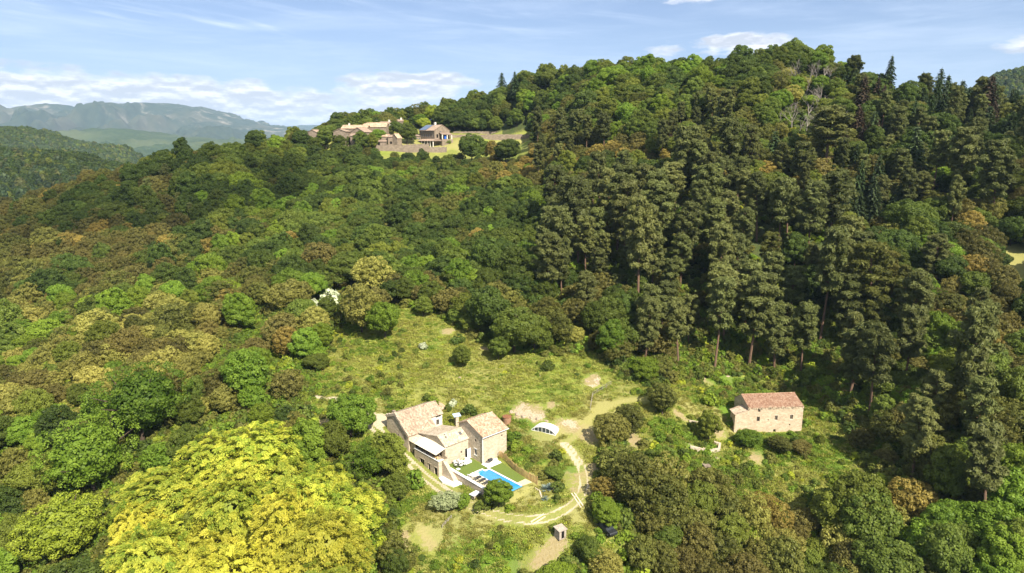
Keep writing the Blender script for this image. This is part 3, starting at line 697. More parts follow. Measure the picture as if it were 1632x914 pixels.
# ------------------------------------------------------------------ where each kind of tree grows
Z_LOC = [(168,925),(176,860),(235,780),(290,716),(350,680),(392,672),(455,688),(530,735),(575,780),(600,800),(607,850),(585,925)]
ZONES = [
 ('locust', Z_LOC, {('bush', 'fresh'): 1}),
 ('ridgebright', [(1240,95),(1330,110),(1345,150),(1290,200),(1330,250),(1290,280),(1250,215),(1235,160)], {('broad','fresh'):4,('broad','lime'):1,('broad','mid'):2,('dead','x'):1.2,('oak','straw'):1}),
 ('firs', [(1340,80),(1640,90),(1640,205),(1560,225),(1450,215),(1400,225),(1330,200)], {('fir','fir'):1.2,('pine','pine'):2.6,('broad','deep'):2.6,('oak','olive'):1.6,('fir','russet'):.3}),
 ('conifers', [(1060,135),(1150,115),(1240,120),(1245,215),(1180,225),(1060,205)], {('pine','pine'):2.2,('fir','russet'):.9,('fir','fir'):.6,('broad','mid'):3,('oak','olive'):2,('oak','ochre'):.6}),
 ('ridge', [(560,150),(700,130),(840,100),(1000,60),(1300,40),(1340,130),(1240,130),(1060,130),(900,185),(860,210),(720,205),(560,200)], {('broad','mid'):4,('broad','deep'):2.2,('broad','fresh'):1.3,('oak','olive'):1}),
 ('ridgeslope', [(880,110),(1060,130),(1080,205),(1000,215),(920,210)], {('broad','mid'):4,('broad','fresh'):2,('broad','deep'):2,('oak','olive'):1}),
 ('goldband', [(850,200),(960,195),(1080,200),(1240,215),(1300,245),(1310,290),(1120,270),(960,250),(860,300),(760,290),(760,240)], {('oak','ochre'):2.6,('oak','brown'):3.2,('oak','olive'):2.2,('pine','pine'):1.0,('broad','mid'):.5}),
 ('pines', [(880,320),(930,262),(1000,235),(1110,225),(1260,265),(1330,290),(1420,360),(1470,470),(1440,560),(1380,600),(1290,570),(1190,560),(1080,510),(985,480),(905,470),(860,400)], {('pine','pine'):8,('pine','olive'):.5,('broad','deep'):.7,('oak','brown'):.7}),
 ('firpatch', [(1290,190),(1380,170),(1470,220),(1420,300),(1330,290),(1270,250)], {('pine','pine'):4,('fir','fir'):2,('oak','brown'):2}),
 ('rightbank', [(1300,240),(1460,215),(1640,200),(1640,960),(1480,960),(1450,700),(1380,600),(1460,540),(1470,450),(1420,350)], {('oak','olive'):4,('oak','brown'):5,('broad','mid'):1.5,('broad','deep'):1.6,('broad','fresh'):.6,('pine','pine'):1.6,('oak','ochre'):.7}),
 ('bottomright', [(930,700),(1010,735),(1140,770),(1360,790),(1500,700),(1500,960),(900,960)], {('oak','olive'):4.5,('oak','brown'):3,('broad','mid'):2.5,('oak','straw'):1.4,('oak','ochre'):.6,('broad','fresh'):.8}),
 ('underpine', [(860,440),(990,480),(1090,515),(1200,560),(1390,600),(1330,640),(1150,620),(980,610),(860,570)], {('broad','mid'):4,('broad','deep'):3,('oak','olive'):2,('broad','fresh'):1}),
 ('centre', [(430,190),(560,200),(760,260),(880,280),(890,400),(900,560),(780,560),(700,500),(560,500),(440,430),(330,380),(280,290),(330,240)], {('broad','deep'):5.5,('broad','mid'):3.2,('oak','olive'):1.1,('oak','brown'):.35,('broad','fresh'):.5}),
 ('leftpines', [(210,270),(330,240),(440,225),(330,330),(250,340)], {('pine','pine'):3,('broad','deep'):3.4,('oak','brown'):1.5}),
 ('leftridge', [(-200,290),(200,265),(260,290),(240,350),(330,380),(300,450),(-200,470)], {('oak','brown'):5,('oak','olive'):3.5,('oak','ochre'):.5,('broad','deep'):1.3}),
 ('leftmid', [(-200,470),(300,450),(330,380),(440,430),(540,500),(480,640),(330,640),(-200,640)], {('oak','olive'):4,('oak','straw'):1.6,('oak','brown'):2.6,('oak','ochre'):.35,('broad','mid'):1.8,('broad','fresh'):1.2}),
 ('leftlow', [(-200,640),(330,640),(480,640),(640,700),(640,960),(-200,960)], {('broad','mid'):4,('broad','fresh'):2.4,('oak','olive'):2,('broad','deep'):1.4,('oak','straw'):.8}),
]
DEFAULT = {('broad','mid'):2,('broad','deep'):2,('oak','olive'):2,('oak','brown'):1}
RADIUS = {'bigbroad': 4.2, 'broad': 4.3, 'oak': 4.0, 'pine': 3.1, 'fir': 3.0, 'locust': 5, 'dead': 2.5, 'bush': 1.5}
HEIGHT = {'bigbroad': 9, 'broad': 9.5, 'oak': 8.2, 'pine': 15, 'fir': 15, 'locust': 11, 'dead': 8, 'bush': 1.8}

TREES = []      # dicts: x y z kind tone v s rot note
def plant(x, y, kind, tone, s=1.0, v=None, z=None, label=None, stretch=1.0, sink=0.0, name=None):
    TREES.append(dict(x=x, y=y, z=(gz(x, y) if z is None else z)-sink, kind=kind, tone=tone, v=int(rng.integers(0, 60)) if v is None else v, s=s, st=stretch, sq=float(rng.uniform(.84, 1.19)), tilt=tuple(float(q) for q in rng.normal(0, .045, 2)), rot=float(rng.uniform(0, 6.28)), label=label, name=name))
def on_ground(px, py):
    """the ground point seen at a pixel (march along the ray)"""
    r = ray(px, py); t = np.arange(60, 620, 1.0)/r[1]; P = np.array([0, 0, CZ])+t[:, None]*r; g = ground(P[:, 0], P[:, 1])
    hit = P[:, 2] < g; k = int(np.argmax(hit)) if hit.any() else len(t)-1
    if not hit.any(): k = int(np.argmin(P[:, 2]-g)); q = P[k]; return np.array([q[0], q[1], gz(q[0], q[1])])
    lo, hi = t[k-1], t[k]
    for _ in range(12):
        m = (lo+hi)/2; p = np.array([0, 0, CZ])+r*m
        if p[2] < gz(p[0], p[1]): hi = m
        else: lo = m
    return np.array([0, 0, CZ])+r*hi
def plant_px(px, py, kind, tone, wpx=None, **kw):
    p = on_ground(px, py); 
    if wpx: d = np.linalg.norm(p-[0, 0, CZ]); kw['s'] = wpx/FPX*d/(2*RADIUS[kind])
    plant(p[0], p[1], kind, tone, z=p[2], **kw)

# individuals the photograph singles out: base pixel, kind, leaf tone, crown width in pixels
SPECIAL = [
 (614,540,'broad','fresh',46,'rounded green broadleaf tree at the head of the meadow, its shadow on the grass'),
 (577,530,'oak','straw',66,'pale straw-green oak in front of the deep green wood, beside the rounded meadow tree'),
 (592,476,'oak','straw',58,'pale yellow-green domed oak standing alone above the rounded meadow tree'),
 (512,445,'oak','brown',56,'brown domed oak standing clear in the dark green wood above the white bushes'),
 (465,500,'oak','straw',60,'straw-coloured oak left of the two white-flowering bushes'),
 (480,520,'broad','mid',44,'low grey-green tree below the white-flowering bushes'),
 (556,514,'broad','mid',34,'green tree between the white bushes and the meadow head'),
 (462,572,'oak','ochre',44,'golden-orange domed oak at the meadow upper corner'),
 (490,585,'broad','fresh',44,'bright green tree touching the golden-orange oak at the meadow corner'),
 (505,592,'broad','mid',30,'small green tree at the meadow corner below the bright green one'),
 (408,575,'oak','brown',40,'small brown oak with cream blossom beside the green scrub corridor'),
 (458,636,'oak','brown',46,'grey-brown conical oak at the start of the white track'),
 (405,600,'broad','fresh',40,'bright green leafy tree left of the grey-brown conical oak'),
 (358,666,'oak','straw',42,'pale straw oak just above the top of the golden trees'),
 (730,548,'bush','deep',26,'dark green round bush in the upper meadow below the wood edge'),
 (738,585,'broad','mid',28,'small spreading tree in the middle of the meadow'),
 (675,505,'broad','mid',26,'narrow green sapling near the top of the meadow'),
 (676,555,'bush','flower',20,'cream-flowering bush in the upper meadow'),
 (642,530,'bush','mid',14,'little green bush on the meadow left of the cream-flowering bush'),
 (795,575,'broad','mid',34,'green tree leaning out of the wood over the meadow edge'),
 (790,545,'broad','deep',30,'dark green tree at the wood edge over the meadow'),
 (873,590,'bush','deep',24,'dark round bush alone on the meadow below the wood'),
 (820,562,'broad','mid',60,'large green oak at the lower edge of the wood above the meadow'),
 (850,562,'broad','mid',64,'widest green oak hanging over the meadow from the wood edge'),
 (780,540,'broad','deep',66,'big dark green oak at the lower left of the wood above the meadow'),
 (890,552,'oak','olive',48,'olive oak at the right end of the wood edge above the meadow'),
 (917,550,'oak','straw',34,'small straw-green oak at the wood edge above the path'),
 (905,620,'bush','mid',10,'tiny bush on the meadow above the pool cover'),
 (548,500,'bush','flower',0,None),
 (601,764,'bigbroad','fresh',84,'big dense green tree against the left gable of the old farmhouse'),
 (560,700,'broad','fresh',56,'bright green tree beside the pale drive behind the farmhouse'),
 (620,770,'broad','mid',58,'green tree below the farmhouse drive, beside the golden trees'),
 (660,775,'bush','fresh',40,'spreading green bush beside the concrete wheel tracks'),
 (717,812,'oak','silver',44,'silvery olive tree between the wheel tracks and the pool wall'),
 (738,812,'broad','fresh',20,'small bright green tree next to the silvery olive tree'),
 (794,808,'broad','fresh',46,'leafy green tree covering the corner of the swimming pool'),
 (770,812,'bush','mid',34,'low green bush at the foot of the tree by the pool'),
 (812,812,'bush','fresh',18,'small bright bush at the foot of the tree by the pool'),
 (748,662,'bush','deep',26,'dark green bush behind the solar panel and the stone houses'),
 (690,646,'bush','fresh',22,'bright green bush along the back of the old farmhouse roof'),
 (640,648,'bush','fresh',24,'bright green bush behind the crumbling gable beside the pale drive'),
 (820,700,'bush','fresh',26,'bright green bush against the tall stone house, upper one'),
 (826,716,'bush','fresh',24,'light green bush between the tall stone house and the paling fence'),
 (884,763,'broad','mid',25,'upper green tree inside the loop of the dirt road'),
 (888,781,'bush','mid',26,'lower green bush inside the loop of the dirt road'),
 (865,760,'bush','olive',26,'olive bush beside the end of the wooden fence'),
 (975,712,'oak','olive',52,'rounded olive oak right of the path bend, casting a shadow on the path'),
 (1000,690,'oak','olive',46,'olive oak on the slope right of the path bend'),
 (985,760,'oak','olive',56,'olive oak beside the bare earth bank of the road'),
 (968,798,'oak','ochre',42,'ochre-brown oak leaning over the bare earth road bend'),
 (962,832,'broad','fresh',38,'yellow-green tree between the road bend and the parked car'),
 (1055,662,'oak','olive',44,'dark olive tree alone on the slope above the stone ruin path'),
 (1130,645,'bush','fresh',28,'bright green upright bush left of the ruined barn'),
 (1130,705,'broad','mid',36,'round green tree on the slope left of the ruined barn'),
 (1192,714,'broad','fresh',32,'bright green tree hiding the foot of the ruined barn'),
 (1242,724,'oak','olive',32,'olive tree against the front wall of the ruined barn'),
 (1272,726,'oak','brown',28,'brownish tree at the foot of the ruined barn near its far corner'),
 (1167,678,'bush','fresh',22,'bright green bush growing against the shaded gable of the ruined barn'),
 (888,932,'broad','fresh',46,'fresh green tree below the little wooden shed'),
 (940,897,'broad','mid',38,'green tree right of the little wooden shed'),
 (965,925,'oak','straw',52,'straw-tipped oak at the bottom of the picture below the parked car'),
 (801,161,'fir','fir',29,'tall dark fir standing above the ridge behind the hamlet'),
 (823,160,'fir','fir',24,'second tall dark fir on the ridge, slightly shorter than its neighbour'),
 (676,206,'broad','lime',18,'bright lime-green rounded tree behind the big hamlet house'),
 (690,197,'broad','lime',22,'lime-green tree on the slope above the big hamlet house'),
 (646,205,'broad','lime',14,'lime-green bush in front of the small white house'),
 (648,230,'broad','deep',26,'dark green rounded tree among the hamlet houses'),
 (602,226,'broad','fresh',20,'clipped bright green tree beside the hamlet roofs'),
 (487,240,'broad','deep',26,'dark green tree at the foot of the first hamlet house'),
 (520,240,'broad','mid',24,'green tree below the second hamlet gable'),
 (543,238,'broad','deep',24,'dark tree in front of the gap between the hamlet halves'),
 (575,242,'broad','mid',24,'green tree below the hamlet awning house'),
 (592,240,'broad','mid',20,'small green tree below the wide bare gable'),
 (619,216,'broad','mid',16,'small green tree behind the orange-roofed hamlet shed'),
 (633,216,'broad','deep',18,'dark tree under the slim brown tower house'),
 (712,230,'bush','mid',14,'green bush at the porch corner of the big house'),
 (672,243,'bush','deep',10,'round dark bush below the long hamlet wall'),
 (752,262,'broad','deep',36,'dark green tree below the hamlet terraces'),
 (782,255,'oak','ochre',26,'ochre oak below the terrace wall right of the hamlet'),
 (806,262,'broad','mid',34,'green tree below the dry terrace slope right of the hamlet'),
 (760,410,'oak','ochre',40,'orange-brown oak glowing inside the dark green wood'),
 (462,410,'oak','ochre',34,'orange-brown oak in the dark green wood above the brown domed oak'),
 (1315,270,'pine','pine',62,'large dark spreading cedar-like pine on the upper slope'),
 (230,712,'bigbroad','fresh',110,'huge fresh green tree left of the golden trees'),
 (150,800,'bigbroad','fresh',110,'huge green tree at the lower left of the golden trees'),
 (110,905,'bigbroad','lime',90,'yellow-green feathery tree at the bottom left'),
]
for px, py, kind, tone, w, lab in SPECIAL:
    if w: plant_px(px, py, kind, tone, w, label=lab, stretch={1315: .58, 601: .72, 1192: .72, 1242: .72, 1272: .72, 1167: .8, 717: .72, 794: .66, 801: .72, 823: .70}.get(px, .75 if 840 < px < 1000 and py > 740 else 1.0))
for px, py, w, lab in [(527,492,34,'upright white-flowering bush below the brown domed oak'),(497,497,27,'smaller white-flowering bush left of the upright one'),(722,648,15,'white-flowering bush behind the old farmhouse annex')]:
    plant_px(px, py, 'bush', 'flower', w, label=lab, stretch=1.35, name='flowering_bush')
# the golden trees fill one block of the slope at the lower left
lq = np.random.default_rng(77); LP = []
for _ in range(4000):
    px, py = lq.uniform(165, 625), lq.uniform(740, 1060)
    if not (inpoly(px-34, min(py-74, 924), Z_LOC) and inpoly(px+34, min(py-74, 924), Z_LOC) and inpoly(px, min(py-105, 924), Z_LOC)): continue
    if all(math.hypot(px-a, (py-b)*1.5) > 56 for a, b in LP): LP.append((px, py))
for px, py in LP: plant_px(px, py, 'locust', 'golden', lq.uniform(78, 112), stretch=lq.uniform(.8, 1.15))
for px, py in [(318,890),(460,905)]: plant_px(px, py, 'broad', 'mid', 52, label='green crown poking through the golden trees near the bottom edge' if px < 400 else 'green crown between the golden trees, the one nearer the meadow')
for px, py, s, v in [(1256,138,1.2,0),(1266,134,1.3,1),(1278,137,1.1,2),(1290,131,1.2,0),(1300,136,1.3,1),(1312,130,1.2,2),(1325,134,1.2,0),(1340,136,1.1,1),(1262,210,1.35,1),(1272,216,1.2,0),(1285,212,1.15,2),(1296,217,1.3,0),(1306,209,1.1,1),(1340,215,1.1,1),(1230,430,.8,2),(770,465,.8,0),(455,345,.8,1),(1325,330,.8,2)]:
    plant_px(px, py, 'dead', 'x', s=s, v=v)

# buildings keep their surroundings free: list of (world x, y, radius)
FREE = [(*loc2w(3.5, 4)[:2], 9), (*loc2w(-4, 8)[:2], 8), (*loc2w(-3, 18)[:2], 9), (*loc2w(-2, -6)[:2], 10), (*loc2w(3, -9)[:2], 8)]
for px, py, z, r in [(1225,694,34,9),(1195,694,34,7),(1255,694,34,7),(1230,675,36,7),(868,690,37.5,6),(893,851,30.5,3.5),(969,849,30.8,4)]:
    p = at_z(px, py, z); FREE.append((p[0], p[1], r))
for t in TREES:
    if t['tone'] in ('straw', 'flower', 'ochre', 'lime') and t['label'] and t['kind'] != 'locust':
        d_ = 6.0 if t['kind'] != 'bush' else 4.5; u_ = np.array([t['x'], t['y']])/math.hypot(t['x'], t['y']); FREE.append((t['x']-u_[0]*d_, t['y']-u_[1]*d_, 5.6 if t['kind'] != 'bush' else 5.0))
def zone_of(px, py):
    for nm, poly, mixd in ZONES:
        if inpoly(px, py-{'pines': 52, 'firs': 30, 'conifers': 34, 'firpatch': 40}.get(nm, 0), poly): return nm, mixd
    return 'other', DEFAULT
sp = 4.35; gxv = np.arange(-430, 470, sp); gyv = np.arange(56, 500, sp)
GX, GY = np.meshgrid(gxv, gyv); GX = GX+(np.arange(GX.shape[0]) % 2)[:, None]*sp/2
GX = (GX+rng.uniform(-1.7, 1.7, GX.shape)).ravel(); GY = (GY+rng.uniform(-1.7, 1.7, GY.shape)).ravel()
keep = (np.abs(GX) < 0.86*GY+45); GX, GY = GX[keep], GY[keep]; GZ = ground(GX, GY)
px0, py0, w0 = project(np.stack([GX, GY, GZ], 1)); pxc, pyc, _ = project(np.stack([GX, GY, GZ+7], 1))
jx = fbm(GX, GY, 9, 3)*14; jy = fbm(GX+70, GY, 9, 3)*9
clear = sum(inpoly(px0+jx*.6, py0+jy*.6, q) for q in GAPS).astype(bool) | inpoly(px0+jx, py0+jy, MEADOW) | inpoly(px0+jx, py0+jy*.3, HAMLET)
spec = np.array([(t['x'], t['y'], RADIUS[t['kind']]*t['s']) for t in TREES])
placed = []; pines_ = []
for i in rng.permutation(len(GX)):
    if clear[i]: continue
    x, y = GX[i], GY[i]
    if any((x-a)**2+(y-b)**2 < r*r for a, b, r in FREE): continue
    if min(seg_d(np.array([x]), np.array([y]), ROAD)[0], seg_d(np.array([x]), np.array([y]), DRIVE)[0]) < 4: continue
    zn, mx = zone_of(pxc[i]+fbm(x, y, 30, 2)*18, pyc[i]+fbm(x+9, y, 30, 2)*12)
    if zn == 'locust': continue
    ks = list(mx); wt = np.array([mx[k] for k in ks], float)
    # neighbours tend to be of one kind
    for q, k in enumerate(ks): wt[q] *= math.exp(4.2*float(fbm(np.array([x+q*131.]), np.array([y+q*57.]), 26, 2)[0]))
    kd, tone = ks[rng.choice(len(ks), p=wt/wt.sum())]
    s = float(np.clip(rng.normal(.84, .15), .5, 1.25)) if kd in ('broad', 'oak') else float(np.clip(rng.normal(1.0, .24), .5, 1.5))
    if kd == 'pine': s *= {'leftpines': .68, 'firs': .86, 'conifers': .95, 'firpatch': 1.0}.get(zn, 1.30)
    if kd == 'fir': s *= 1.08
    if zn in ('leftmid', 'leftlow') and rng.random() < .45: s *= .62
    if zn in ('ridge', 'ridgeslope', 'centre', 'leftridge'): s *= 1.06; r = RADIUS[kd]*s
    if len(spec) and (np.hypot(spec[:, 0]-x, spec[:, 1]-y) < .72*(spec[:, 2]+r)).any(): continue
    if kd == 'pine':
        if any((x-a)**2+(y-b)**2 < 40 for a, b in pines_): continue
        pines_.append((x, y))
    if kd in ('broad', 'oak') and placed:
        A_ = placed[-1]
    placed.append((x, y)); z = GZ[i]
    # edge trees next to the clearings are smaller
    if 460 < px0[i] < 870 and 225 < py0[i] < 292 and GY[i] < 398: s *= .62 if px0[i] > 600 else .8
    plant(x, y, kd, tone, s=s, z=z-.2, stretch=float(rng.uniform(.85, 1.15) if kd != 'fir' else rng.uniform(.66, 1.0)))
print('trees', len(TREES))

# how much of each crown the picture can show: far-to-near discs
buf = np.full((457, 816), -1, int)
order = sorted(range(len(TREES)), key=lambda i: -TREES[i]['y'])
TP = np.array([(t['x'], t['y'], t['z']) for t in TREES]); TH_ = np.array([HEIGHT[t['kind']]*t['s']*t['st'] for t in TREES]); TR_ = np.array([RADIUS[t['kind']]*t['s'] for t in TREES])
cz = np.where([t['kind'] in ('pine',) for t in TREES], .68, .55); cx_, cy_, cw_ = project(TP+np.stack([0*TH_, 0*TH_, TH_*cz], 1))
gyy = np.linspace(0, 913, 457)
for i in order:
    if cw_[i] < 5: continue
    rx = TR_[i]*FPX/cw_[i]/2; ry = max(rx*.8, TH_[i]*(.30 if TREES[i]['kind'] == 'pine' else .45)*FPX/cw_[i]/2); a, b = cx_[i]/2, cy_[i]/2
    x0, x1, y0, y1 = int(max(0, a-rx)), int(min(816, a+rx+1)), int(max(0, b-ry)), int(min(457, b+ry+1))
    if x1 <= x0 or y1 <= y0: continue
    yy, xx = np.mgrid[y0:y1, x0:x1]; m = ((xx-a)/rx)**2+((yy-b)/ry)**2 < 1; buf[y0:y1, x0:x1][m] = i
vis = np.bincount(buf[buf >= 0], minlength=len(TREES))
# crowns behind the brow of a slope
for i, t in enumerate(TREES):
    if vis[i]:
        top = np.array([t['x'], t['y'], t['z']+TH_[i]*.9]); q = np.linspace(.15, .97, 40)[:, None]; L_ = np.array([0, 0, CZ])+(top-[0, 0, CZ])*q
        if (ground(L_[:, 0], L_[:, 1])+3 > L_[:, 2]).any(): vis[i] = 0

KNAME = {'bigbroad': ('broadleaf_tree', 'broadleaf tree'), 'broad': ('broadleaf_tree', 'broadleaf tree'), 'oak': ('evergreen_oak', 'evergreen oak'), 'pine': ('pine_tree', 'pine'), 'fir': ('fir_tree', 'fir'), 'locust': ('locust_tree', 'locust tree'), 'bush': ('bush', 'bush'), 'dead': ('dead_tree', 'dead tree')}
TNAME = {'deep': 'dark green', 'mid': 'mid green', 'fresh': 'bright green', 'olive': 'olive', 'brown': 'brown', 'ochre': 'golden brown', 'straw': 'straw-coloured', 'golden': 'golden yellow', 'lime': 'lime green', 'pine': 'dull green', 'fir': 'dark', 'russet': 'reddish brown', 'silver': 'silvery', 'flower': 'white-flowering', 'x': 'bare grey'}
AN = [(40,330,'at the far end of the ridge beyond the brown oaks'),(60,390,'on the upper slope at the frame edge'),(60,460,'on the middle slope at the frame edge'),(60,530,'on the slope near the frame edge, level with the white bushes'),(60,610,'near the frame edge, level with the meadow'),(60,700,'near the frame edge, level with the farmhouse'),(60,790,'near the frame edge, level with the pool'),(70,880,'in the bottom corner by the second huge tree'),
 (170,300,'on the ridge line in front of the far dark hill'),(170,370,'below the ridge line in front of the far dark hill'),(170,450,'in the middle of the brown oak wood'),(180,530,'in the lower brown oak wood'),(180,610,'above the huge fresh green tree'),(170,690,'beside the huge fresh green tree'),(170,840,'beside the golden trees at the bottom'),
 (270,265,'on the ridge line below the far mountains'),(280,330,'under the ridge pines below the far mountains'),(290,400,'at the edge between brown oaks and green wood'),(300,480,'left of the straw-coloured oak and white bushes'),(300,560,'left of the green scrub corridor'),(300,630,'above the golden trees'),
 (370,245,'on the ridge line left of the hamlet'),(380,300,'in the green wood left of the hamlet'),(390,370,'in the green wood above the white bushes'),(400,450,'in the green wood beside the brown domed oak'),(400,540,'beside the golden-orange oak'),(420,620,'beside the start of the white track'),
 (470,220,'at the end of the hamlet roofs'),(470,270,'just below the end of the hamlet'),(480,330,'in the wood two crowns below the hamlet end'),(490,390,'around the orange-brown oak'),
 (560,190,'behind the first hamlet roofs'),(560,260,'just below the hamlet roofs'),(570,320,'in the wood below the hamlet roofs'),(580,390,'in the dark wood above the pale domed oak'),(600,440,'behind the pale domed oak'),
 (660,185,'behind the white hamlet house'),(650,280,'below the long hamlet wall'),(660,340,'in the dark wood under the long wall'),(670,410,'in the dark wood above the meadow head'),(690,470,'at the wood edge at the meadow head'),
 (740,175,'on the ridge behind the big hamlet house'),(740,300,'below the dry grass bank'),(750,360,'in the dark wood under the dry bank'),(770,430,'around the orange-brown glowing oak'),(780,500,'at the wood edge above the meadow'),
 (830,170,'beside the two tall ridge firs'),(830,280,'below the end of the terrace walls'),(840,350,'where dark wood meets the pines'),(860,430,'at the left edge of the pines'),(870,520,'at the wood edge above the path'),
 (920,130,'on the ridge right of the two tall firs'),(920,180,'on the slope right of the terraces'),(920,240,'in the golden brown band near the terraces'),(930,310,'at the upper left of the pine wood'),(930,390,'in the left part of the pine wood'),(950,460,'at the lower left foot of the pines'),(950,540,'between the pines and the meadow path'),
 (1010,110,'on the ridge halfway to the summit'),(1010,170,'on the slope below the ridge halfway to the summit'),(1010,230,'in the middle of the golden brown band'),(1020,300,'in the upper pine wood'),(1030,380,'in the middle of the pine wood'),(1040,460,'in the lower pine wood'),(1050,550,'below the pines above the ruin path'),
 (1110,100,'on the ridge left of the summit'),(1110,160,'in the conifers left of the summit'),(1110,230,'below the conifers left of the summit'),(1120,320,'in the heart of the pine wood'),(1130,410,'in the pine wood above the bare trunks'),(1150,490,'among the bare trunks of the lower pines'),(1160,560,'just above the ruin path'),
 (1220,95,'on the left shoulder of the summit'),(1210,160,'beside the summit conifers'),(1220,240,'between the summit and the pines'),(1230,330,'in the upper right pine wood'),(1240,420,'in the right pine wood'),(1260,500,'at the right foot of the pines'),(1270,580,'behind the ruined barn'),
 (1300,90,'on the summit'),(1300,150,'below the summit around the dead trees'),(1330,240,'around the large spreading pine'),(1340,330,'below the large spreading pine'),(1350,430,'at the right edge of the pines'),(1360,520,'beyond the ruin at the pine edge'),(1380,610,'on the slope right of the barn roof'),(1390,700,'on the slope right of the barn wall'),(1390,790,'below the barn towards the frame bottom'),
 (1390,100,'on the ridge right of the summit'),(1410,170,'among the dark ridge firs'),(1430,250,'below the dark ridge firs'),(1450,340,'on the brown slope under the firs'),(1460,440,'on the middle of the brown slope'),(1470,540,'on the lower brown slope'),(1480,640,'in the gully right of the ruin'),(1490,740,'in the lower gully'),(1480,850,'at the bottom of the gully'),
 (1490,105,'on the far end of the ridge'),(1510,190,'below the far end of the ridge'),(1530,280,'on the slope near the bare patch'),(1550,380,'beside the bare patch at the frame edge'),(1580,480,'below the bare patch at the frame edge'),(1580,590,'halfway down the frame edge'),(1590,700,'low on the frame edge'),(1580,820,'in the bottom corner by the gully'),
 (1600,120,'in the top corner of the slope'),(1600,210,'at the frame edge below the top corner'),(1000,790,'beside the ochre-brown oak'),(1000,880,'near the parked car at the bottom'),(1090,760,'below the stone ruin on the slope'),(1090,830,'under the slope below the little ruin'),(1090,900,'at the bottom below the little ruin'),(1180,830,'below the ruined barn'),(1190,900,'at the bottom below the ruined barn'),(1280,800,'below the barn far corner'),(1300,880,'at the bottom right of the barn'),(560,620,'beside the white track'),(560,680,'beside the pale drive'),(640,800,'beside the wheel tracks'),(770,880,'at the bottom below the pool'),(400,800,'in the golden block'),(880,240,'beside the dry terrace slope')]
ANP = np.array([(a, b) for a, b, _ in AN], float)
ORD = ['first', 'second', 'third', 'fourth', 'fifth', 'sixth', 'seventh', 'eighth', 'ninth', 'tenth', 'eleventh', 'twelfth', 'thirteenth', 'fourteenth', 'fifteenth', 'sixteenth', 'seventeenth', 'eighteenth', 'nineteenth', 'twentieth']
nkind = {}
things_, mass_ = [], []
for i in sorted(range(len(TREES)), key=lambda i: -vis[i]*(2 if TREES[i]['label'] else 1)-(1e6 if TREES[i]['label'] else 0)):
    k = TREES[i]['kind']
    if (vis[i] >= 10 or TREES[i]['label']) and nkind.get(k, 0) < 295: nkind[k] = nkind.get(k, 0)+1; things_.append(i)
    else: mass_.append(i)
cells = {}
for i in things_:
    t = TREES[i]
    if t['label']: continue
    k = int(np.argmin((ANP[:, 0]-cx_[i])**2+((ANP[:, 1]-cy_[i])*1.4)**2)); cells.setdefault((t['kind'], t['tone'], k), []).append(i)
for (kd, tone, k), mem in cells.items():
    base = '%s %s' % (TNAME[tone], KNAME[kd][1]); pl = base+('es' if base.endswith('bush') else 's'); mem.sort(key=lambda i: cx_[i]); where = AN[k][2]
    for q, i in enumerate(mem):
        t = TREES[i]; t['group'] = '%s %s' % (pl, where)
        if len(mem) == 1: t['label'] = 'only %s %s' % (base, where)
        elif len(mem) <= 20:
            o_ = ORD[q]+' from left' if q < len(mem)-1 or len(mem) < 3 else 'rightmost'
            if q == 0: o_ = 'leftmost'
            if len(mem) == 2: o_ = ('left', 'right')[q]
            t['label'] = '%s of the %s %s' % (o_, pl, where)
        else: t['label'] = '%s %s' % (base, where)
        w = t['label'].split()
        if len(w) > 16: t['label'] = ' '.join(x for x in w if x not in ('the', 'of'))
FIRST = {}
def grow_tree(t):
    """Empty at the base > crown, trunk; repeats are copies of the first of their kind and tone"""
    kd, tone, v = t['kind'], t['tone'], t['v'] % len(SHAPES[t['kind']]); nm = t.get('name') or KNAME[kd][0]
    crown, trunk = parts_of(kd, v, tone)
    if kd in ('bush', 'dead'):
        key = (nm, kd, tone, v)
        if key not in FIRST: o = FIRST[key] = new_obj(nm, merged(kd, v, tone))
        else: o = FIRST[key].copy(); o.name = nm; COL.objects.link(o)
    else:
        key = (nm, kd, tone, v)
        if key not in FIRST:
            o = empty(nm, (0, 0, 0)); ch = [new_obj('crown', crown, o), new_obj('trunk', trunk, o)]; FIRST[key] = (o, ch)
        else:
            so, sch = FIRST[key]; o = so.copy(); COL.objects.link(o)
            for c in sch: d = c.copy(); COL.objects.link(d); d.parent = o
    o.location = (t['x'], t['y'], t['z']); o.rotation_euler = (t['tilt'][0], t['tilt'][1], t['rot']); s = t['s']; o.scale = (s*t['sq'], s/t['sq'], s*t['st'])
    tag(o, t['label'], {'bush': 'bush'}.get(kd, 'tree'), t.get('group', None))
    if t.get('group') is None and 'group' in o: del o['group']
for i in things_: grow_tree(TREES[i])
MASS = {'bigbroad': 'broadleaf_woods', 'broad': 'broadleaf_woods', 'oak': 'oak_woods', 'pine': 'pine_woods', 'fir': 'fir_woods', 'locust': 'oak_woods', 'dead': 'oak_woods', 'bush': 'undergrowth'}
bymass = {}
for i in mass_: bymass.setdefault(MASS[TREES[i]['kind']], []).append(TREES[i])
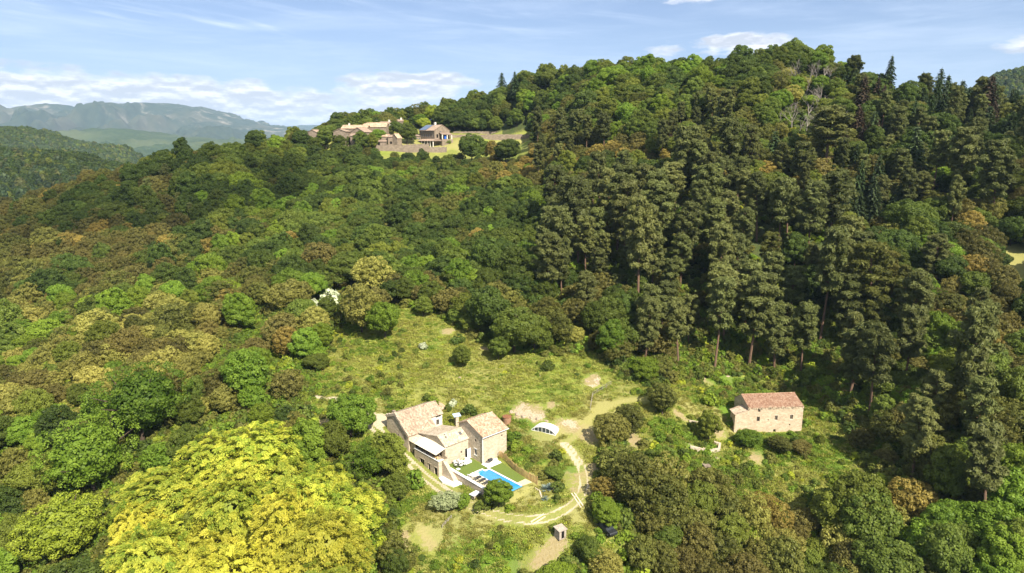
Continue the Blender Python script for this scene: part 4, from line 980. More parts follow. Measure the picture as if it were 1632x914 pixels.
for nm, ts in bymass.items():
    keys = sorted({(t['kind'], t['v'] % len(SHAPES[t['kind']]), t['tone']) for t in ts}); ki = {k: j for j, k in enumerate(keys)}
    scatter(nm, [(t['x'], t['y'], t['z']) for t in ts], [(*t['tilt'], t['rot']) for t in ts], [(t['s']*t['sq'], t['s']/t['sq'], t['s']*t['st']) for t in ts],
            [ki[(t['kind'], t['v'] % len(SHAPES[t['kind']]), t['tone'])] for t in ts], [merged(*k) for k in keys])
    bpy.data.objects[nm]['label'] = {'broadleaf_woods': 'green broadleaf woods covering the hillside', 'oak_woods': 'brown and olive oak woods covering the hillside', 'pine_woods': 'pine wood on the steep slope', 'fir_woods': 'fir wood on the ridge'}.get(nm, 'low green undergrowth')
print('things', nkind, 'mass', {k: len(v) for k, v in bymass.items()})

# ------------------------------------------------------------------ buildings
class Geo:
    """collects polygons with materials into one mesh"""
    def __init__(s): s.V = []; s.F = []; s.M = []
    def poly(s, pts, m=0):
        n = len(s.V); s.V += [tuple(map(float, p)) for p in pts]; s.F.append(tuple(range(n, n+len(pts)))); s.M.append(m)
    def box(s, x0, x1, y0, y1, z0, z1, m=0):
        P = [(x0,y0,z0),(x1,y0,z0),(x1,y1,z0),(x0,y1,z0),(x0,y0,z1),(x1,y0,z1),(x1,y1,z1),(x0,y1,z1)]
        n = len(s.V); s.V += P
        for f in ((0,3,2,1),(4,5,6,7),(0,1,5,4),(1,2,6,5),(2,3,7,6),(3,0,4,7)): s.F.append(tuple(n+i for i in f)); s.M.append(m)
    def obox(s, p, q, w, h, up=(0, 0, 1), m=0):
        """beam from p to q, w wide and h high"""
        p = np.array(p, float); q = np.array(q, float); d = norm(q-p); u = norm(np.cross(d, up)); v = np.cross(u, d)
        P = [p-u*w/2-v*h/2, p+u*w/2-v*h/2, p+u*w/2+v*h/2, p-u*w/2+v*h/2]; P = P+[x+(q-p) for x in P]
        n = len(s.V); s.V += [tuple(x) for x in P]
        for f in ((0,1,2,3),(7,6,5,4),(0,4,5,1),(1,5,6,2),(2,6,7,3),(3,7,4,0)): s.F.append(tuple(n+i for i in f)); s.M.append(m)
    def cyl(s, p, q, r0, r1, k=12, m=0, caps=True):
        V, F = tube(p, q, r0, r1, k); n = len(s.V); s.V += [tuple(v) for v in V]
        for f in F: s.F.append(tuple(n+int(i) for i in f)); s.M.append(m)
        if caps: s.F.append(tuple(n+i for i in range(k))[::-1]); s.M.append(m); s.F.append(tuple(n+k+i for i in range(k))); s.M.append(m)
    def panel(s, P, u, L, z0, z1, nrm, holes=(), depth=.28, m=0):
        """vertical wall from P along u with real openings (reveals included)"""
        P = np.array(P, float); u = np.array(u, float); nr = np.array(nrm, float)
        us = sorted({0, L, *[h[0] for h in holes], *[h[1] for h in holes]}); zs = sorted({z0, z1, *[h[2] for h in holes], *[h[3] for h in holes]})
        at = lambda a, z, d=0: P+u*a+np.array([0, 0, z])-nr*d
        for a, b in zip(us[:-1], us[1:]):
            for c, d in zip(zs[:-1], zs[1:]):
                if any(h[0] <= a+1e-6 and b <= h[1]+1e-6 and h[2] <= c+1e-6 and d <= h[3]+1e-6 for h in holes): continue
                s.poly([at(a, c), at(b, c), at(b, d), at(a, d)], m)
        for h in holes:
            a, b, c, d = h[:4]
            for (p, q) in (((a, c), (b, c)), ((b, c), (b, d)), ((b, d), (a, d)), ((a, d), (a, c))): s.poly([at(*p), at(*p, depth), at(*q, depth), at(*q)], m)
    def build(s, name, mats, parent=None, smooth=False):
        me = poly_mesh(name, s.V, s.F, [MATS[m] for m in ([mats] if isinstance(mats, str) else mats)], smooth)
        me.polygons.foreach_set('material_index', s.M); return new_obj(name, me, parent)
def opening(root, P, u, nrm, h, kind='window', frame='timber_grey', pane='void', depth=.22, surround=None, off=(0, 0, 0)):
    """window > pane or door > panel set back in an opening h=(a0,a1,z0,z1)"""
    P = np.array(P, float)-np.array(off); u = np.array(u, float); nr = np.array(nrm, float); a, b, c, d = h[:4]
    at = lambda x, z, dd=0: P+u*x+np.array([0, 0, z])-nr*dd
    g = Geo(); t = .07 if (b-a) > .5 else .05
    for p, q in (((a, c), (b, c)), ((a, d), (b, d))): g.obox(at(p[0], p[1], depth*.8), at(q[0], q[1], depth*.8), t, t*1.4)
    for x in (a, b): g.obox(at(x, c, depth*.8), at(x, d, depth*.8), t, t*1.4, up=nr)
    if kind == 'window' and (b-a) > .5: g.obox(at((a+b)/2, c, depth*.8), at((a+b)/2, d, depth*.8), t*.8, t, up=nr)
    if surround:
        for p, q in (((a-.12, d+.09), (b+.12, d+.09)), ((a-.12, c-.08), (b+.12, c-.08))): g.obox(at(p[0], p[1], .0), at(q[0], q[1], .0), .08, .18)
    o = g.build(kind, [frame if not surround else surround], root)
    g2 = Geo(); g2.poly([at(a, c, depth), at(b, c, depth), at(b, d, depth), at(a, d, depth)]); g2.build('pane' if kind == 'window' else 'leaf_panel', pane, o); return o
def roof_mesh(e0, e1, r1, r0, thick=.13, corr=True, amp=.045, period=.24, sag=.06, seed=0):
    """tiled slope: eave e0-e1, ridge r0-r1, with real barrel corrugation running up the slope"""
    e0, e1, r0, r1 = (np.array(p, float) for p in (e0, e1, r0, r1)); L = np.linalg.norm(e1-e0); S = np.linalg.norm(r0-e0)
    nu = int(L/period*4) if corr else max(2, int(L/.8)); nv = max(3, int(S/.45)) if corr else 3
    U, W = np.meshgrid(np.linspace(0, 1, nu+1), np.linspace(0, 1, nv+1)); U = U[..., None]; W = W[..., None]
    P = (e0*(1-U)+e1*U)*(1-W)+(r0*(1-U)+r1*U)*W; n = norm(np.cross(e1-e0, r0-e0)); n = n if n[2] > 0 else -n
    dist = (U*L)[..., 0]; lift = fbm(dist+seed*31, W[..., 0]*S+seed*7, 2.6, 2)*sag
    if corr: lift = lift+amp*np.cos(dist/period*2*np.pi)+fbm(dist*3+seed, W[..., 0]*S*3, .9, 2)*.025
    P = P+n*lift[..., None]; B = P-n*(thick+lift[..., None]); V = np.vstack([P.reshape(-1, 3), B.reshape(-1, 3)]); m = (nu+1)*(nv+1); i = np.arange(m).reshape(nv+1, nu+1)
    F = [np.stack([i[:-1, :-1].ravel(), i[:-1, 1:].ravel(), i[1:, 1:].ravel(), i[1:, :-1].ravel()], 1)]; F.append(F[0][:, ::-1]+m)
    for e in (i[0], i[-1], i[:, 0], i[:, -1]): F.append(np.stack([e[:-1], e[1:], e[1:]+m, e[:-1]+m], 1))
    return V, np.vstack(F)
def add_roof(root, name, slopes, matname, ridge=None, **kw):
    V, F, n = [], [], 0
    for k, s in enumerate(slopes):
        v, f = roof_mesh(*s, seed=k+len(name), **kw); V.append(v); F.append(f+n); n += len(v)
    if ridge is not None:
        v, f = tube(ridge[0], ridge[1], .13, .13, 8); V.append(v); F.append(f+n)
    return new_obj(name, quad_mesh(name, np.vstack(V), np.vstack(F), [MATS[matname]], smooth=False), root)
class House:
    def __init__(s, name, label, cat, org, rz, group=None):
        s.root = empty(name, org, rz, label, cat, group)
    def gabled(s, x0, x1, y0, y1, zb, zf, ry, rz_, zk, wall, tile, holes=None, over=.35, side=.25, corr=True, walls='wall', roof='roof', roofsides=(1, 1), hasgable=(1, 1), amp=.045):
        """walls with a ridge along x; y0 is the front eave"""
        holes = holes or {}; g = Geo(); L = x1-x0; D = y1-y0; zl = min(zf, zk)
        g.panel((x0, y0, 0), (1, 0, 0), L, zb, zf, (0, -1, 0), holes.get('front', ())); g.panel((x0, y1, 0), (1, 0, 0), L, zb, zk, (0, 1, 0), holes.get('back', ()))
        for k, (x, nr) in enumerate(((x0, -1), (x1, 1))):
            g.panel((x, y0, 0), (0, 1, 0), D, zb, zl, (nr, 0, 0), holes.get(('left', 'right')[k], ())); g.poly([(x, y0, zl), (x, y1, zl), (x, y1, zk), (x, ry, rz_), (x, y0, zf)] if zk > zl+.01 else [(x, y0, zl), (x, y1, zl), (x, ry, rz_)] if zf <= zl+.01 else [(x, y0, zl), (x, y1, zl), (x, ry, rz_), (x, y0, zf)])
        s.walls = g.build(walls, wall, s.root)
        mf = (rz_-zf)/(ry-y0); mk = (rz_-zk)/(y1-ry); t = .16
        fr = ((x0-side*roofsides[0], y0-over, zf-over*mf+t), (x1+side*roofsides[1], y0-over, zf-over*mf+t), (x1+side*roofsides[1], ry, rz_+t), (x0-side*roofsides[0], ry, rz_+t))
        bk = ((x0-side*roofsides[0], y1+over, zk-over*mk+t), (x1+side*roofsides[1], y1+over, zk-over*mk+t), (x1+side*roofsides[1], ry, rz_+t), (x0-side*roofsides[0], ry, rz_+t))
        s.roof = add_roof(s.root, roof, [fr, bk], tile, ((x0-side*roofsides[0], ry, rz_+t), (x1+side*roofsides[1], ry, rz_+t)), corr=corr, amp=amp)
        F_ = {'front': ((x0, y0, 0), (1, 0, 0), (0, -1, 0)), 'back': ((x0, y1, 0), (1, 0, 0), (0, 1, 0)), 'left': ((x0, y0, 0), (0, 1, 0), (-1, 0, 0)), 'right': ((x1, y0, 0), (0, 1, 0), (1, 0, 0))}
        for side_, hs in holes.items():
            for h in hs:
                kd = h[4] if len(h) > 4 else 'window'; 
                if kd != 'hole': opening(s.root, *F_[side_][:2], F_[side_][2], h, 'door' if kd == 'door' else 'window', **(h[5] if len(h) > 5 else {}))
                else: opening(s.root, *F_[side_][:2], F_[side_][2], h, 'window', frame=wall)
def LW(a, b, z=0): return tuple(loc2w(a, b, z))

# --- square house with the tiled roof on the pool terrace
H1 = House('stone_house', 'tall square stone house with orange mottled tile roof at the pool terrace', 'house', LW(0, 0), TH, 'joined stone farmhouses by the pool')
H1.gabled(0, 6.75, 0, 7.75, -1.2, 6.05, 4.9, 7.95, 6.75, 'stone_warm', 'tile_tower', {'left': [(1.95,2.75,1.15,2.5,'window',dict(frame='shutter',surround='coping')),(2.0,2.6,4.05,4.75,'window',dict(frame='timber_grey'))], 'front': [(5.2,5.6,4.4,4.9,'hole')]})
g = Geo(); g.cyl((-.10, -.10, 0), (-.10, -.10, 5.9), .07, .07, 8); g.build('downpipe', 'coping', H1.root)
g = Geo(); g.cyl((-.3, -.48, 5.92), (7.0, -.48, 5.92), .08, .08, 8); g.build('gutter', 'shutter', H1.root)
g = Geo(); g.box(-.16, 0.0, 4.0, 4.12, .1, 2.2); g.box(-.9, -.02, 3.98, 4.04, .12, 2.15); sh = g.build('shutter', 'white', H1.root)
# --- low pale house with the terrace wing and awning
H2 = House('stone_house', 'low stone house with pale tile roof, terrace wing and cream awning, between the other two', 'house', LW(-6.3, 4.6), TH, 'joined stone farmhouses by the pool')
dx, dy = 6.3, -4.6
H2.gabled(0, 6.22, 0, 9.0, -1.5, 4.35, 2.35, 5.75, 4.2, 'stone_pale', 'tile_pale', {'front': [(4.1,4.5,1.35,1.9,'hole'),(5.3,6.05,0.02,2.05,'door',dict(frame='white',pane='glass_dark'))], 'left': [(1.2,2.1,1.5,3.4,'door',dict(frame='timber_grey')),(4.2,5.6,1.9,3.2,'window',dict(frame='timber_grey'))]}, roofsides=(1, 0))
g = Geo(); g.obox((5.0, .9, 5.13), (5.0, 1.5, 5.49), .55, .16, up=(0, 0, 1)); g.build('roof_window', 'grey_metal', H2.root)
for x_, y_ in ((1.4, 1.2), (1.55, 1.9)):
    g = Geo(); g.box(x_-.13, x_+.13, y_-.13, y_+.13, 4.9, 5.75+.2*(y_ > 1.5)); g.box(x_-.19, x_+.19, y_-.19, y_+.19, 5.75+.2*(y_ > 1.5), 5.83+.2*(y_ > 1.5)); g.build('chimney', 'concrete', H2.root)
g = Geo()     # terrace wing: storey below, parapet above
y0, y1, x0, xw = -1.0, 7.5, -2.5, 0.0
hs = [(.55, 1.55, -1.6, .45), (2.95, 3.6, -1.6, .5), (5.0, 6.5, -.9, .7)]
g.panel((x0, y0, 0), (0, 1, 0), y1-y0, -2.2, 2.1, (-1, 0, 0), hs); g.panel((x0, y0, 0), (1, 0, 0), 2.5, -2.2, 2.1, (0, -1, 0)); g.panel((x0, y1, 0), (1, 0, 0), 2.5, -2.2, 2.1, (0, 1, 0)); g.panel((0, y0, 0), (0, 1, 0), 1.0, -2.2, 2.1, (1, 0, 0))
g.poly([(x0+.3, y0+.3, 1.25), (xw, y0+.3, 1.25), (xw, y1-.3, 1.25), (x0+.3, y1-.3, 1.25)]); 
for a, b, c, d in ((x0, x0+.3, y0, y1), (x0+.3, xw, y1-.3, y1), (x0+.3, xw-1.2, y0, y0+.3)): g.box(a+.003, b-.003, c+.003, d-.003, 1.0, 2.103)
wing = g.build('terrace_wing', 'stone_warm', H2.root)
for k, h in enumerate(hs): opening(H2.root, (x0, y0, 0), (0, 1, 0), (-1, 0, 0), h, 'window' if k == 2 else 'door', frame='timber_grey', pane='void', surround='limestone')
g = Geo(); [g.box(x0-.06, x0+.36, y0-.06, y1+.06, 2.106, 2.19), g.box(x0+.37, xw-1.2, y0-.06, y0+.36, 2.106, 2.19)]; g.build('parapet_cap', 'coping', H2.root)
g = Geo(); aw = [(-2.7, y0+.6, 3.42), (-2.7, y1-.3, 3.42), (.0, y1-.3, 4.12), (.0, y0+.6, 4.12)]; v, f = roof_mesh(*aw, thick=.05, corr=False, sag=.10); new_obj('awning', quad_mesh('awning', v, f, [MATS['cream']]), H2.root)
for y_ in (y0+.75, (y0+y1)/2, y1-.5):
    g = Geo(); g.box(-2.45, -2.37, y_-.04, y_+.04, 2.19, 3.44); g.build('awning_post', 'dark_metal', H2.root)
g = Geo(); g.obox((-2.35, y0+.4, 2.45), (-2.35, y1-.4, 2.45), .04, .04); [g.obox((-2.35, y, 2.19), (-2.35, y, 2.45), .03, .03, up=(1, 0, 0)) for y in np.arange(y0+.5, y1-.4, .5)]; g.build('railing', 'dark_metal', H2.root)
for y_ in (1.2, 3.0, 4.4):
    g = Geo(); g.box(-1.9, -1.0, y_, y_+.8, 1.26, 1.95); g.build('terrace_bench', 'timber_grey' if y_ > 2 else 'timber', H2.root)
# arched passage wall and little roof joining the old farmhouse
g = Geo(); g.panel((-2.0, 7.5, 0), (0, 1, 0), 2.1, -1.8, 3.1, (-1, 0, 0), [(.5, 1.4, -1.0, 1.3)]); g.build('passage_wall', 'stone_old', H2.root)
opening(H2.root, (-2.0, 7.5, 0), (0, 1, 0), (-1, 0, 0), (.5, 1.4, -1.0, 1.3), 'door', frame='stone_old')
add_roof(H2.root, 'passage_roof', [((-2.5, 7.3, 3.15), (-2.5, 9.8, 3.3), (0.2, 9.8, 4.2), (0.2, 7.3, 4.05))], 'tile_pale')
# --- old farmhouse
H3 = House('stone_house', 'long old stone farmhouse with brown weathered tile roof and crumbling gable, beside the pale drive', 'house', LW(-8.8, 14.2), TH, 'joined stone farmhouses by the pool')
H3.gabled(0, 7.3, 0, 8.3, -1.5, 4.25, 4.8, 7.75, 6.4, 'stone_old', 'tile_old', {'left': [(3.7,4.15,1.9,3.4,'window',dict(frame='timber_grey')),(1.15,1.6,3.0,4.0,'window',dict(frame='timber_grey')),(6.6,6.9,2.6,3.0,'hole')]}, side=.12, over=.3)
mf = 3.5/4.8
H3.gabled(7.32, 10.7, 2.1, 8.3, -1.5, 4.25+2.1*mf, 4.8, 7.74, 6.4, 'render_pale', 'tile_old', {'front': [(1.7,2.5,3.3,4.6,'window',dict(frame='timber_grey')),(1.6,3.1,5.0,5.6,'hole')]}, side=.2, over=.3, roofsides=(0, 1))
g = Geo(); pr = np.random.default_rng(5)
for k in range(26):      # crumbling stones left along the gable top
    y_ = k/25*8.1; zt = 4.3+mf*y_ if y_ < 4.8 else 7.8-(y_-4.8)*.4; g.box(-.22, .16, y_-.18, y_+.2, zt-.3, zt+.12+pr.random()*.28)
g.build('gable_coping', 'stone_old', H3.root)
g = Geo(); g.box(.15, .75, 5.6, 6.3, 6.4, 8.1); ch = g.build('chimney', 'stone_dry', H3.root)
# --- annex with the white front
AX = House('annex', 'small white-fronted annex with tile roof behind the old farmhouse', 'annex', LW(3.6, 20.8), TH)
g = Geo(); g.panel((0, 0, 0), (1, 0, 0), 3.4, 1.0, 4.6, (0, -1, 0), [(1.3, 2.7, 2.6, 4.0)]); g.panel((0, 0, 0), (0, 1, 0), 2.6, 1.0, 4.6, (-1, 0, 0)); g.panel((3.4, 0, 0), (0, 1, 0), 2.6, 1.0, 4.6, (1, 0, 0)); g.panel((0, 2.6, 0), (1, 0, 0), 3.4, 1.0, 5.4, (0, 1, 0))
g.poly([(0, 0, 4.6), (0, 2.6, 4.6), (0, 2.6, 5.4)]); g.poly([(3.4, 0, 4.6), (3.4, 2.6, 4.6), (3.4, 2.6, 5.4)]); g.build('wall', 'render_pale', AX.root)
opening(AX.root, (0, 0, 0), (1, 0, 0), (0, -1, 0), (1.3, 2.7, 2.6, 4.0), 'window', frame='timber_grey')
add_roof(AX.root, 'roof', [((-.3, -.4, 4.62), (3.7, -.4, 4.62), (3.7, 2.9, 5.6), (-.3, 2.9, 5.6))], 'tile_tower')

# --- ruined barn
RB = np.array([54.12, 146.69, 34.0]); RT = R(5)
H4 = House('ruined_barn', 'long ruined stone barn with rusty red tile roof, alone on the scrubby slope', 'barn', tuple(RB), RT)
H4.gabled(0, 13.0, 0, 8.0, -2.5, 6.35, 4.5, 7.9, 5.9, 'stone_ruin', 'tile_ruin', {'front': [(2.15,2.75,5.35,6.2,'hole'),(2.05,2.75,3.1,4.25,'window',dict(frame='stone_dry')),(6.35,7.0,3.2,4.4,'window',dict(frame='stone_dry',surround='limestone')),(10.0,10.65,3.3,4.45,'window',dict(frame='stone_dry',surround='limestone')),(4.65,4.95,3.2,3.5,'hole'),(9.9,10.2,1.8,2.2,'hole'),(6.2,6.8,-.4,1.0,'door',dict(frame='stone_dry'))], 'left': [(3.6,4.0,4.6,5.5,'window',dict(frame='stone_dry'))]}, over=.12, side=.05)
g = Geo(); g.poly([(-3.4,-.3,-2.5),(0,-.003,-2.5),(0,-.003,5.9),(-.9,-.08,5.75),(-2.2,-.2,5.3),(-3.2,-.28,5.2)]); g.poly([(-3.4,-.3,-2.5),(-3.2,-.28,5.2),(-2.7,3.5,5.0),(-2.9,3.5,-2.5)]); g.poly([(-2.9,3.5,-2.5),(-2.7,3.5,5.0),(0,3.5,5.6),(0,3.5,-2.5)]); g.build('lean_to', 'stone_ruin', H4.root)
add_roof(H4.root, 'lean_to_roof', [((-3.5, -.3, 5.15), (-3.1, 3.6, 5.0), (0.0, 3.6, 5.95), (0.0, -.1, 5.95))], 'tile_old', amp=.05, sag=.3)
g = Geo()
for k in range(34):      # stones standing proud along the broken eave
    x_ = pr.uniform(0, 13); g.box(x_-.2, x_+.2, -.10, .12, 6.05, 6.25+pr.random()*.3)
g.build('broken_eave', 'stone_ruin', H4.root)

# --- terrace, pool and what stands on it
T2 = empty('terrace_wall', LW(-6.5, 4.4), TH, 'long stone retaining wall with pale coping below the pool terrace', 'wall')
g = Geo(); pa, pb = np.array([-.2, -.8]), np.array([-.45, -13.0]); q = [(pa[0], pa[1]), (pb[0], pb[1]), (pb[0]+.5, pb[1]), (pa[0]+.5, pa[1])]
for i in range(4): g.poly([(*q[i], -2.6), (*q[(i+1) % 4], -2.6), (*q[(i+1) % 4], .06), (*q[i], .06)])
g.poly([(*p, .06) for p in q]); g.build('masonry', 'stone_old', T2)
g = Geo(); g.obox((pa[0]+.25, pa[1], .12), (pb[0]+.25, pb[1], .12), .62, .10); g.build('coping', 'coping', T2)
ST = empty('stone_stairs', LW(-7.7, 3.6), TH, 'outdoor stone stairs rising from the white patio to the awning terrace', 'stairs')
g = Geo(); n_ = 14
for k in range(n_): g.box(.0, 1.0, -3.6+k*.26, -3.6+(k+1)*.26, -2.5, -1.25+(k+1)*.195)
g.build('steps', 'limestone', ST)
g = Geo(); g.poly([(-.25, -3.7, -2.5), (-.25, .0, -2.5), (-.25, .0, 2.1), (-.25, -.4, 2.1), (-.25, -3.7, -.7)]); g.poly([(.0, -3.7, -2.5), (.0, .0, -2.5), (.0, .0, 2.1), (.0, -.4, 2.1), (.0, -3.7, -.7)]); g.poly([(-.25, -3.7, -.7), (.0, -3.7, -.7), (.0, -.4, 2.1), (-.25, -.4, 2.1)]); g.poly([(-.25, -3.7, -2.5), (0, -3.7, -2.5), (0, -3.7, -.7), (-.25, -3.7, -.7)]); g.build('side_wall', 'stone_warm', ST)
def slab(name, pts, z, m, th=.12, kind='structure'):
    g = Geo(); P = [np.array(loc2w(a, b, z)) for a, b in pts]; g.poly(P); Q = [p-[0, 0, th] for p in P]
    for i in range(len(P)): j = (i+1) % len(P); g.poly([P[i], Q[i], Q[j], P[j]])
    o = g.build(name, m); o['kind'] = kind; return o
slab('lawn', [(-6.1,4.5),(-6.1,-1.6),(-4.35,-2.3),(-.75,-1.95),(-.6,-2.45),(-.45,-.05),(-.02,4.5)], .030, 'turf')
slab('lawn', [(-.42,-2.4),(3.2,-2.4),(2.5,-7.0),(1.85,-10.8),(-.42,-10.8)], .030, 'turf')
slab('paving', [(-.5,-2.35),(3.9,-2.35),(3.9,-.02),(-.45,-.02)], .05, 'coping')
slab('paving', [(-6.25,-1.65),(-4.4,-2.35),(-4.2,-12.2),(-6.35,-9.0)], .026, 'sand')
slab('paving', [(-.42,-10.84),(1.85,-10.84),(1.95,-12.7),(-.42,-12.4)], .036, 'decking')
slab('patio', [(-9.0,3.4),(-7.75,3.5),(-7.75,0),(-6.85,-.2),(-6.9,-1.6),(-8.9,-1.2),(-9.5,1.5)], -1.28, 'coping', .5)
slab('doorstep', [(-1.3,4.55),(-1.3,3.9),(-.05,3.7),(-.05,4.55)], .10, 'coping')
PL = empty('swimming_pool', LW(-2.3, -7.5), TH, 'rectangular blue swimming pool with white coping on the terrace', 'pool')
g = Geo(); W2, L2 = 1.5, 4.62      # inner half sizes
rim = [(-W2, L2), (-1.1, L2), (-1.1, L2+.85), (.35, L2+.85), (.35, L2), (W2, L2), (W2, -L2), (-W2, -L2)]
for i in range(8): p, q = rim[i], rim[(i+1) % 8]; g.poly([(*p, -1.4), (*q, -1.4), (*q, .03), (*p, .03)])
g.poly([(-W2, -L2, -1.4), (W2, -L2, -1.4), (W2, L2, -1.4), (-W2, L2, -1.4)]); g.build('basin', 'pool_liner', PL)
g = Geo(); c_ = .36
for a, b, c, d in ((-W2-c_, -W2, -L2-.1, L2+c_), (W2, W2+c_, -L2-.1, L2+c_), (-W2, -1.1-.0, L2, L2+c_), (.35, W2, L2, L2+c_), (-1.1-c_, -1.1, L2+c_+.002, L2+.85), (.35, .35+c_, L2+c_+.002, L2+.85), (-1.1-c_, .35+c_, L2+.852, L2+.85+c_)): g.box(a, b, c, d, -.25, .085)
g.build('coping', 'coping', PL)
g = Geo(); g.poly([(*p, -.06) for p in rim]); g.build('water_surface', 'water', PL)
g = Geo(); g.box(-1.1, .35, L2+.3, L2+.85, -.5, -.055); g.box(-1.1, .35, L2-.05, L2+.3, -.7, -.25); g.build('pool_steps', 'pool_liner', PL)
g = Geo(); g.box(-W2-.2, W2+.9, -L2-.34, -L2-.1, -.9, -.02); g.build('overflow_wall', 'pool_liner', PL)
g = Geo(); g.box(-W2-.2, W2+.9, -L2-.85, -L2-.36, -.9, -.25); g.build('overflow_channel', 'coping', PL)

def lounger(dark):
    root = empty('sun_lounger', (0, 0, 0)); fm, cm = ('dark_metal', 'dark_metal') if dark else ('white', 'white')
    g = Geo(); [g.box(-.95, .95, y-.02, y+.02, .25, .31) for y in (-.3, .3)]; [g.box(x-.02, x+.02, -.3, .3, .25, .31) for x in (-.93, .2, .93)]; g.build('frame', fm, root)
    for x in (-.8, .8):
        for y in (-.3, .3): g = Geo(); g.box(x-.025, x+.025, y-.025, y+.025, 0, .25); g.build('leg', fm, root)
    g = Geo(); g.box(-.2, .95, -.31, .31, .315, .38); g.build('seat', cm, root)
    g = Geo(); g.obox((-.22, 0, .36), (-.88, 0, .70), .62, .07); g.build('backrest', cm, root); return root
def place(root, a, b, rz, z=.04, label=None, group=None):
    root.location = LW(a, b, z); root.rotation_euler = (0, 0, TH+rz); tag(root, label, None, group); return root
def copy_tree(o, parent=None):
    c = o.copy(); COL.objects.link(c); c.parent = parent
    for ch in [x for x in COL.objects if x.parent == o]: copy_tree(ch, c)
    return c
l0 = lounger(True); l0['category'] = 'sun lounger'
GL = 'black sun loungers beside the pool'
place(l0, -5.25, -4.4, .10, label='black sun lounger beside the pool, the one nearest the white loungers', group=GL)
place(copy_tree(l0), -5.2, -5.7, .06, label='black sun lounger beside the pool, the middle one of three', group=GL)
place(copy_tree(l0), -5.1, -7.0, .14, label='black sun lounger beside the pool, half hidden by the tree', group=GL)
l1 = lounger(False); l1['category'] = 'sun lounger'; GW = 'white sun loungers beside the pool'
place(l1, -5.35, -2.6, .2, label='white sun lounger at the edge of the artificial lawn', group=GW); place(copy_tree(l1), -5.3, -3.3, .12, label='white sun lounger next to the black ones', group=GW)
tb = empty('garden_table', LW(-3.9, 2.7, .03), TH, 'white garden table with white chairs on the artificial lawn', 'table')
g = Geo(); g.box(-.9, .9, -.5, .5, .70, .76); g.build('table_top', 'white', tb)
for x in (-.8, .8):
    for y in (-.4, .4): g = Geo(); g.box(x-.03, x+.03, y-.03, y+.03, 0, .70); g.build('leg', 'dark_metal', tb)
def chair():
    r = empty('garden_chair', (0, 0, 0)); g = Geo(); g.box(-.26, .26, -.26, .26, .40, .47); g.build('seat', 'white', r); g = Geo(); g.obox((-.26, 0, .45), (-.36, 0, .90), .52, .05, up=(1, 0, 0)); g.build('backrest', 'white', r)
    for x in (-.23, .23):
        for y in (-.23, .23): g = Geo(); g.box(x-.02, x+.02, y-.02, y+.02, 0, .4); g.build('leg', 'dark_metal', r)
    r['category'] = 'chair'; return r
c0 = chair(); spots_ = [(-5.1,2.7,0),(-4.5,3.45,-1.57),(-3.6,3.45,-1.57),(-4.4,1.9,1.57),(-3.5,1.85,1.57)]; lb = ['at the head of the white table by the closed parasol','on the wall side of the white table, nearer the parasol','on the wall side of the white table, nearer the sofa','on the pool side of the white table, nearer the parasol','on the pool side of the white table, nearer the sofa']
for k, (a, b, rz) in enumerate(spots_): place(c0 if k == 0 else copy_tree(c0), a, b, rz, .03, 'white chair '+lb[k], 'white chairs around the garden table')
so = empty('garden_sofa', LW(-2.3, 2.2, .03), TH, 'white garden sofa with pale cushions on the artificial lawn', 'sofa')
g = Geo(); g.box(-.8, .8, -.4, .4, .12, .40); g.build('seat', 'white', so); g = Geo(); g.box(-.8, .8, .42, .55, .12, .78); g.build('backrest', 'white', so)
for x in (-.84, .70): g = Geo(); g.box(x, x+.13, -.4, .4, .42, .6); g.build('armrest', 'shutter', so)
pz = empty('parasol', LW(-5.35, 1.55, .03), TH, 'closed black parasol on a white base at the lawn corner', 'parasol')
g = Geo(); g.cyl((0, 0, .08), (0, 0, 2.5), .03, .03, 8); g.build('pole', 'dark_metal', pz); g = Geo(); g.cyl((0, 0, .9), (0, 0, 2.45), .20, .05, 10); g.build('canopy', 'dark_metal', pz); g = Geo(); g.box(-.35, .35, -.35, .35, 0, .08); g.build('base', 'white', pz)
bb = empty('barbecue', LW(1.15, -1.0, .05), TH, 'black barbecue on the white paving beside the tall stone house', 'barbecue')
g = Geo(); g.cyl((-.45, 0, .85), (.45, 0, .85), .30, .30, 12); g.build('lid', 'dark_metal', bb); g = Geo(); g.box(-.5, .5, -.28, .28, .5, .72); g.build('firebox', 'dark_metal', bb)
for x in (-.85, .52): g = Geo(); g.box(x, x+.33, -.25, .25, .68, .72); g.build('side_shelf', 'grey_metal', bb)
for x in (-.42, .42):
    for y in (-.22, .22): g = Geo(); g.box(x-.025, x+.025, y-.025, y+.025, 0, .5); g.build('leg', 'dark_metal', bb)
gp = on_ground(757, 793); gt = empty('covered_table', (gp[0], gp[1], gp[2]-.05), TH+.1, 'grey covered outdoor table under the retaining wall', 'table')
g = Geo(); g.box(-1.0, 1.0, -.65, .65, .85, .93); g.build('table_top', 'shutter', gt)
for x in (-.85, .85):
    for y in (-.5, .5): g = Geo(); g.box(x-.04, x+.04, y-.04, y+.04, 0, .85); g.build('leg', 'dark_metal', gt)
g = Geo(); g.box(-.8, .8, -.4, .4, .1, .6); g.build('crate', 'timber_grey', gt)
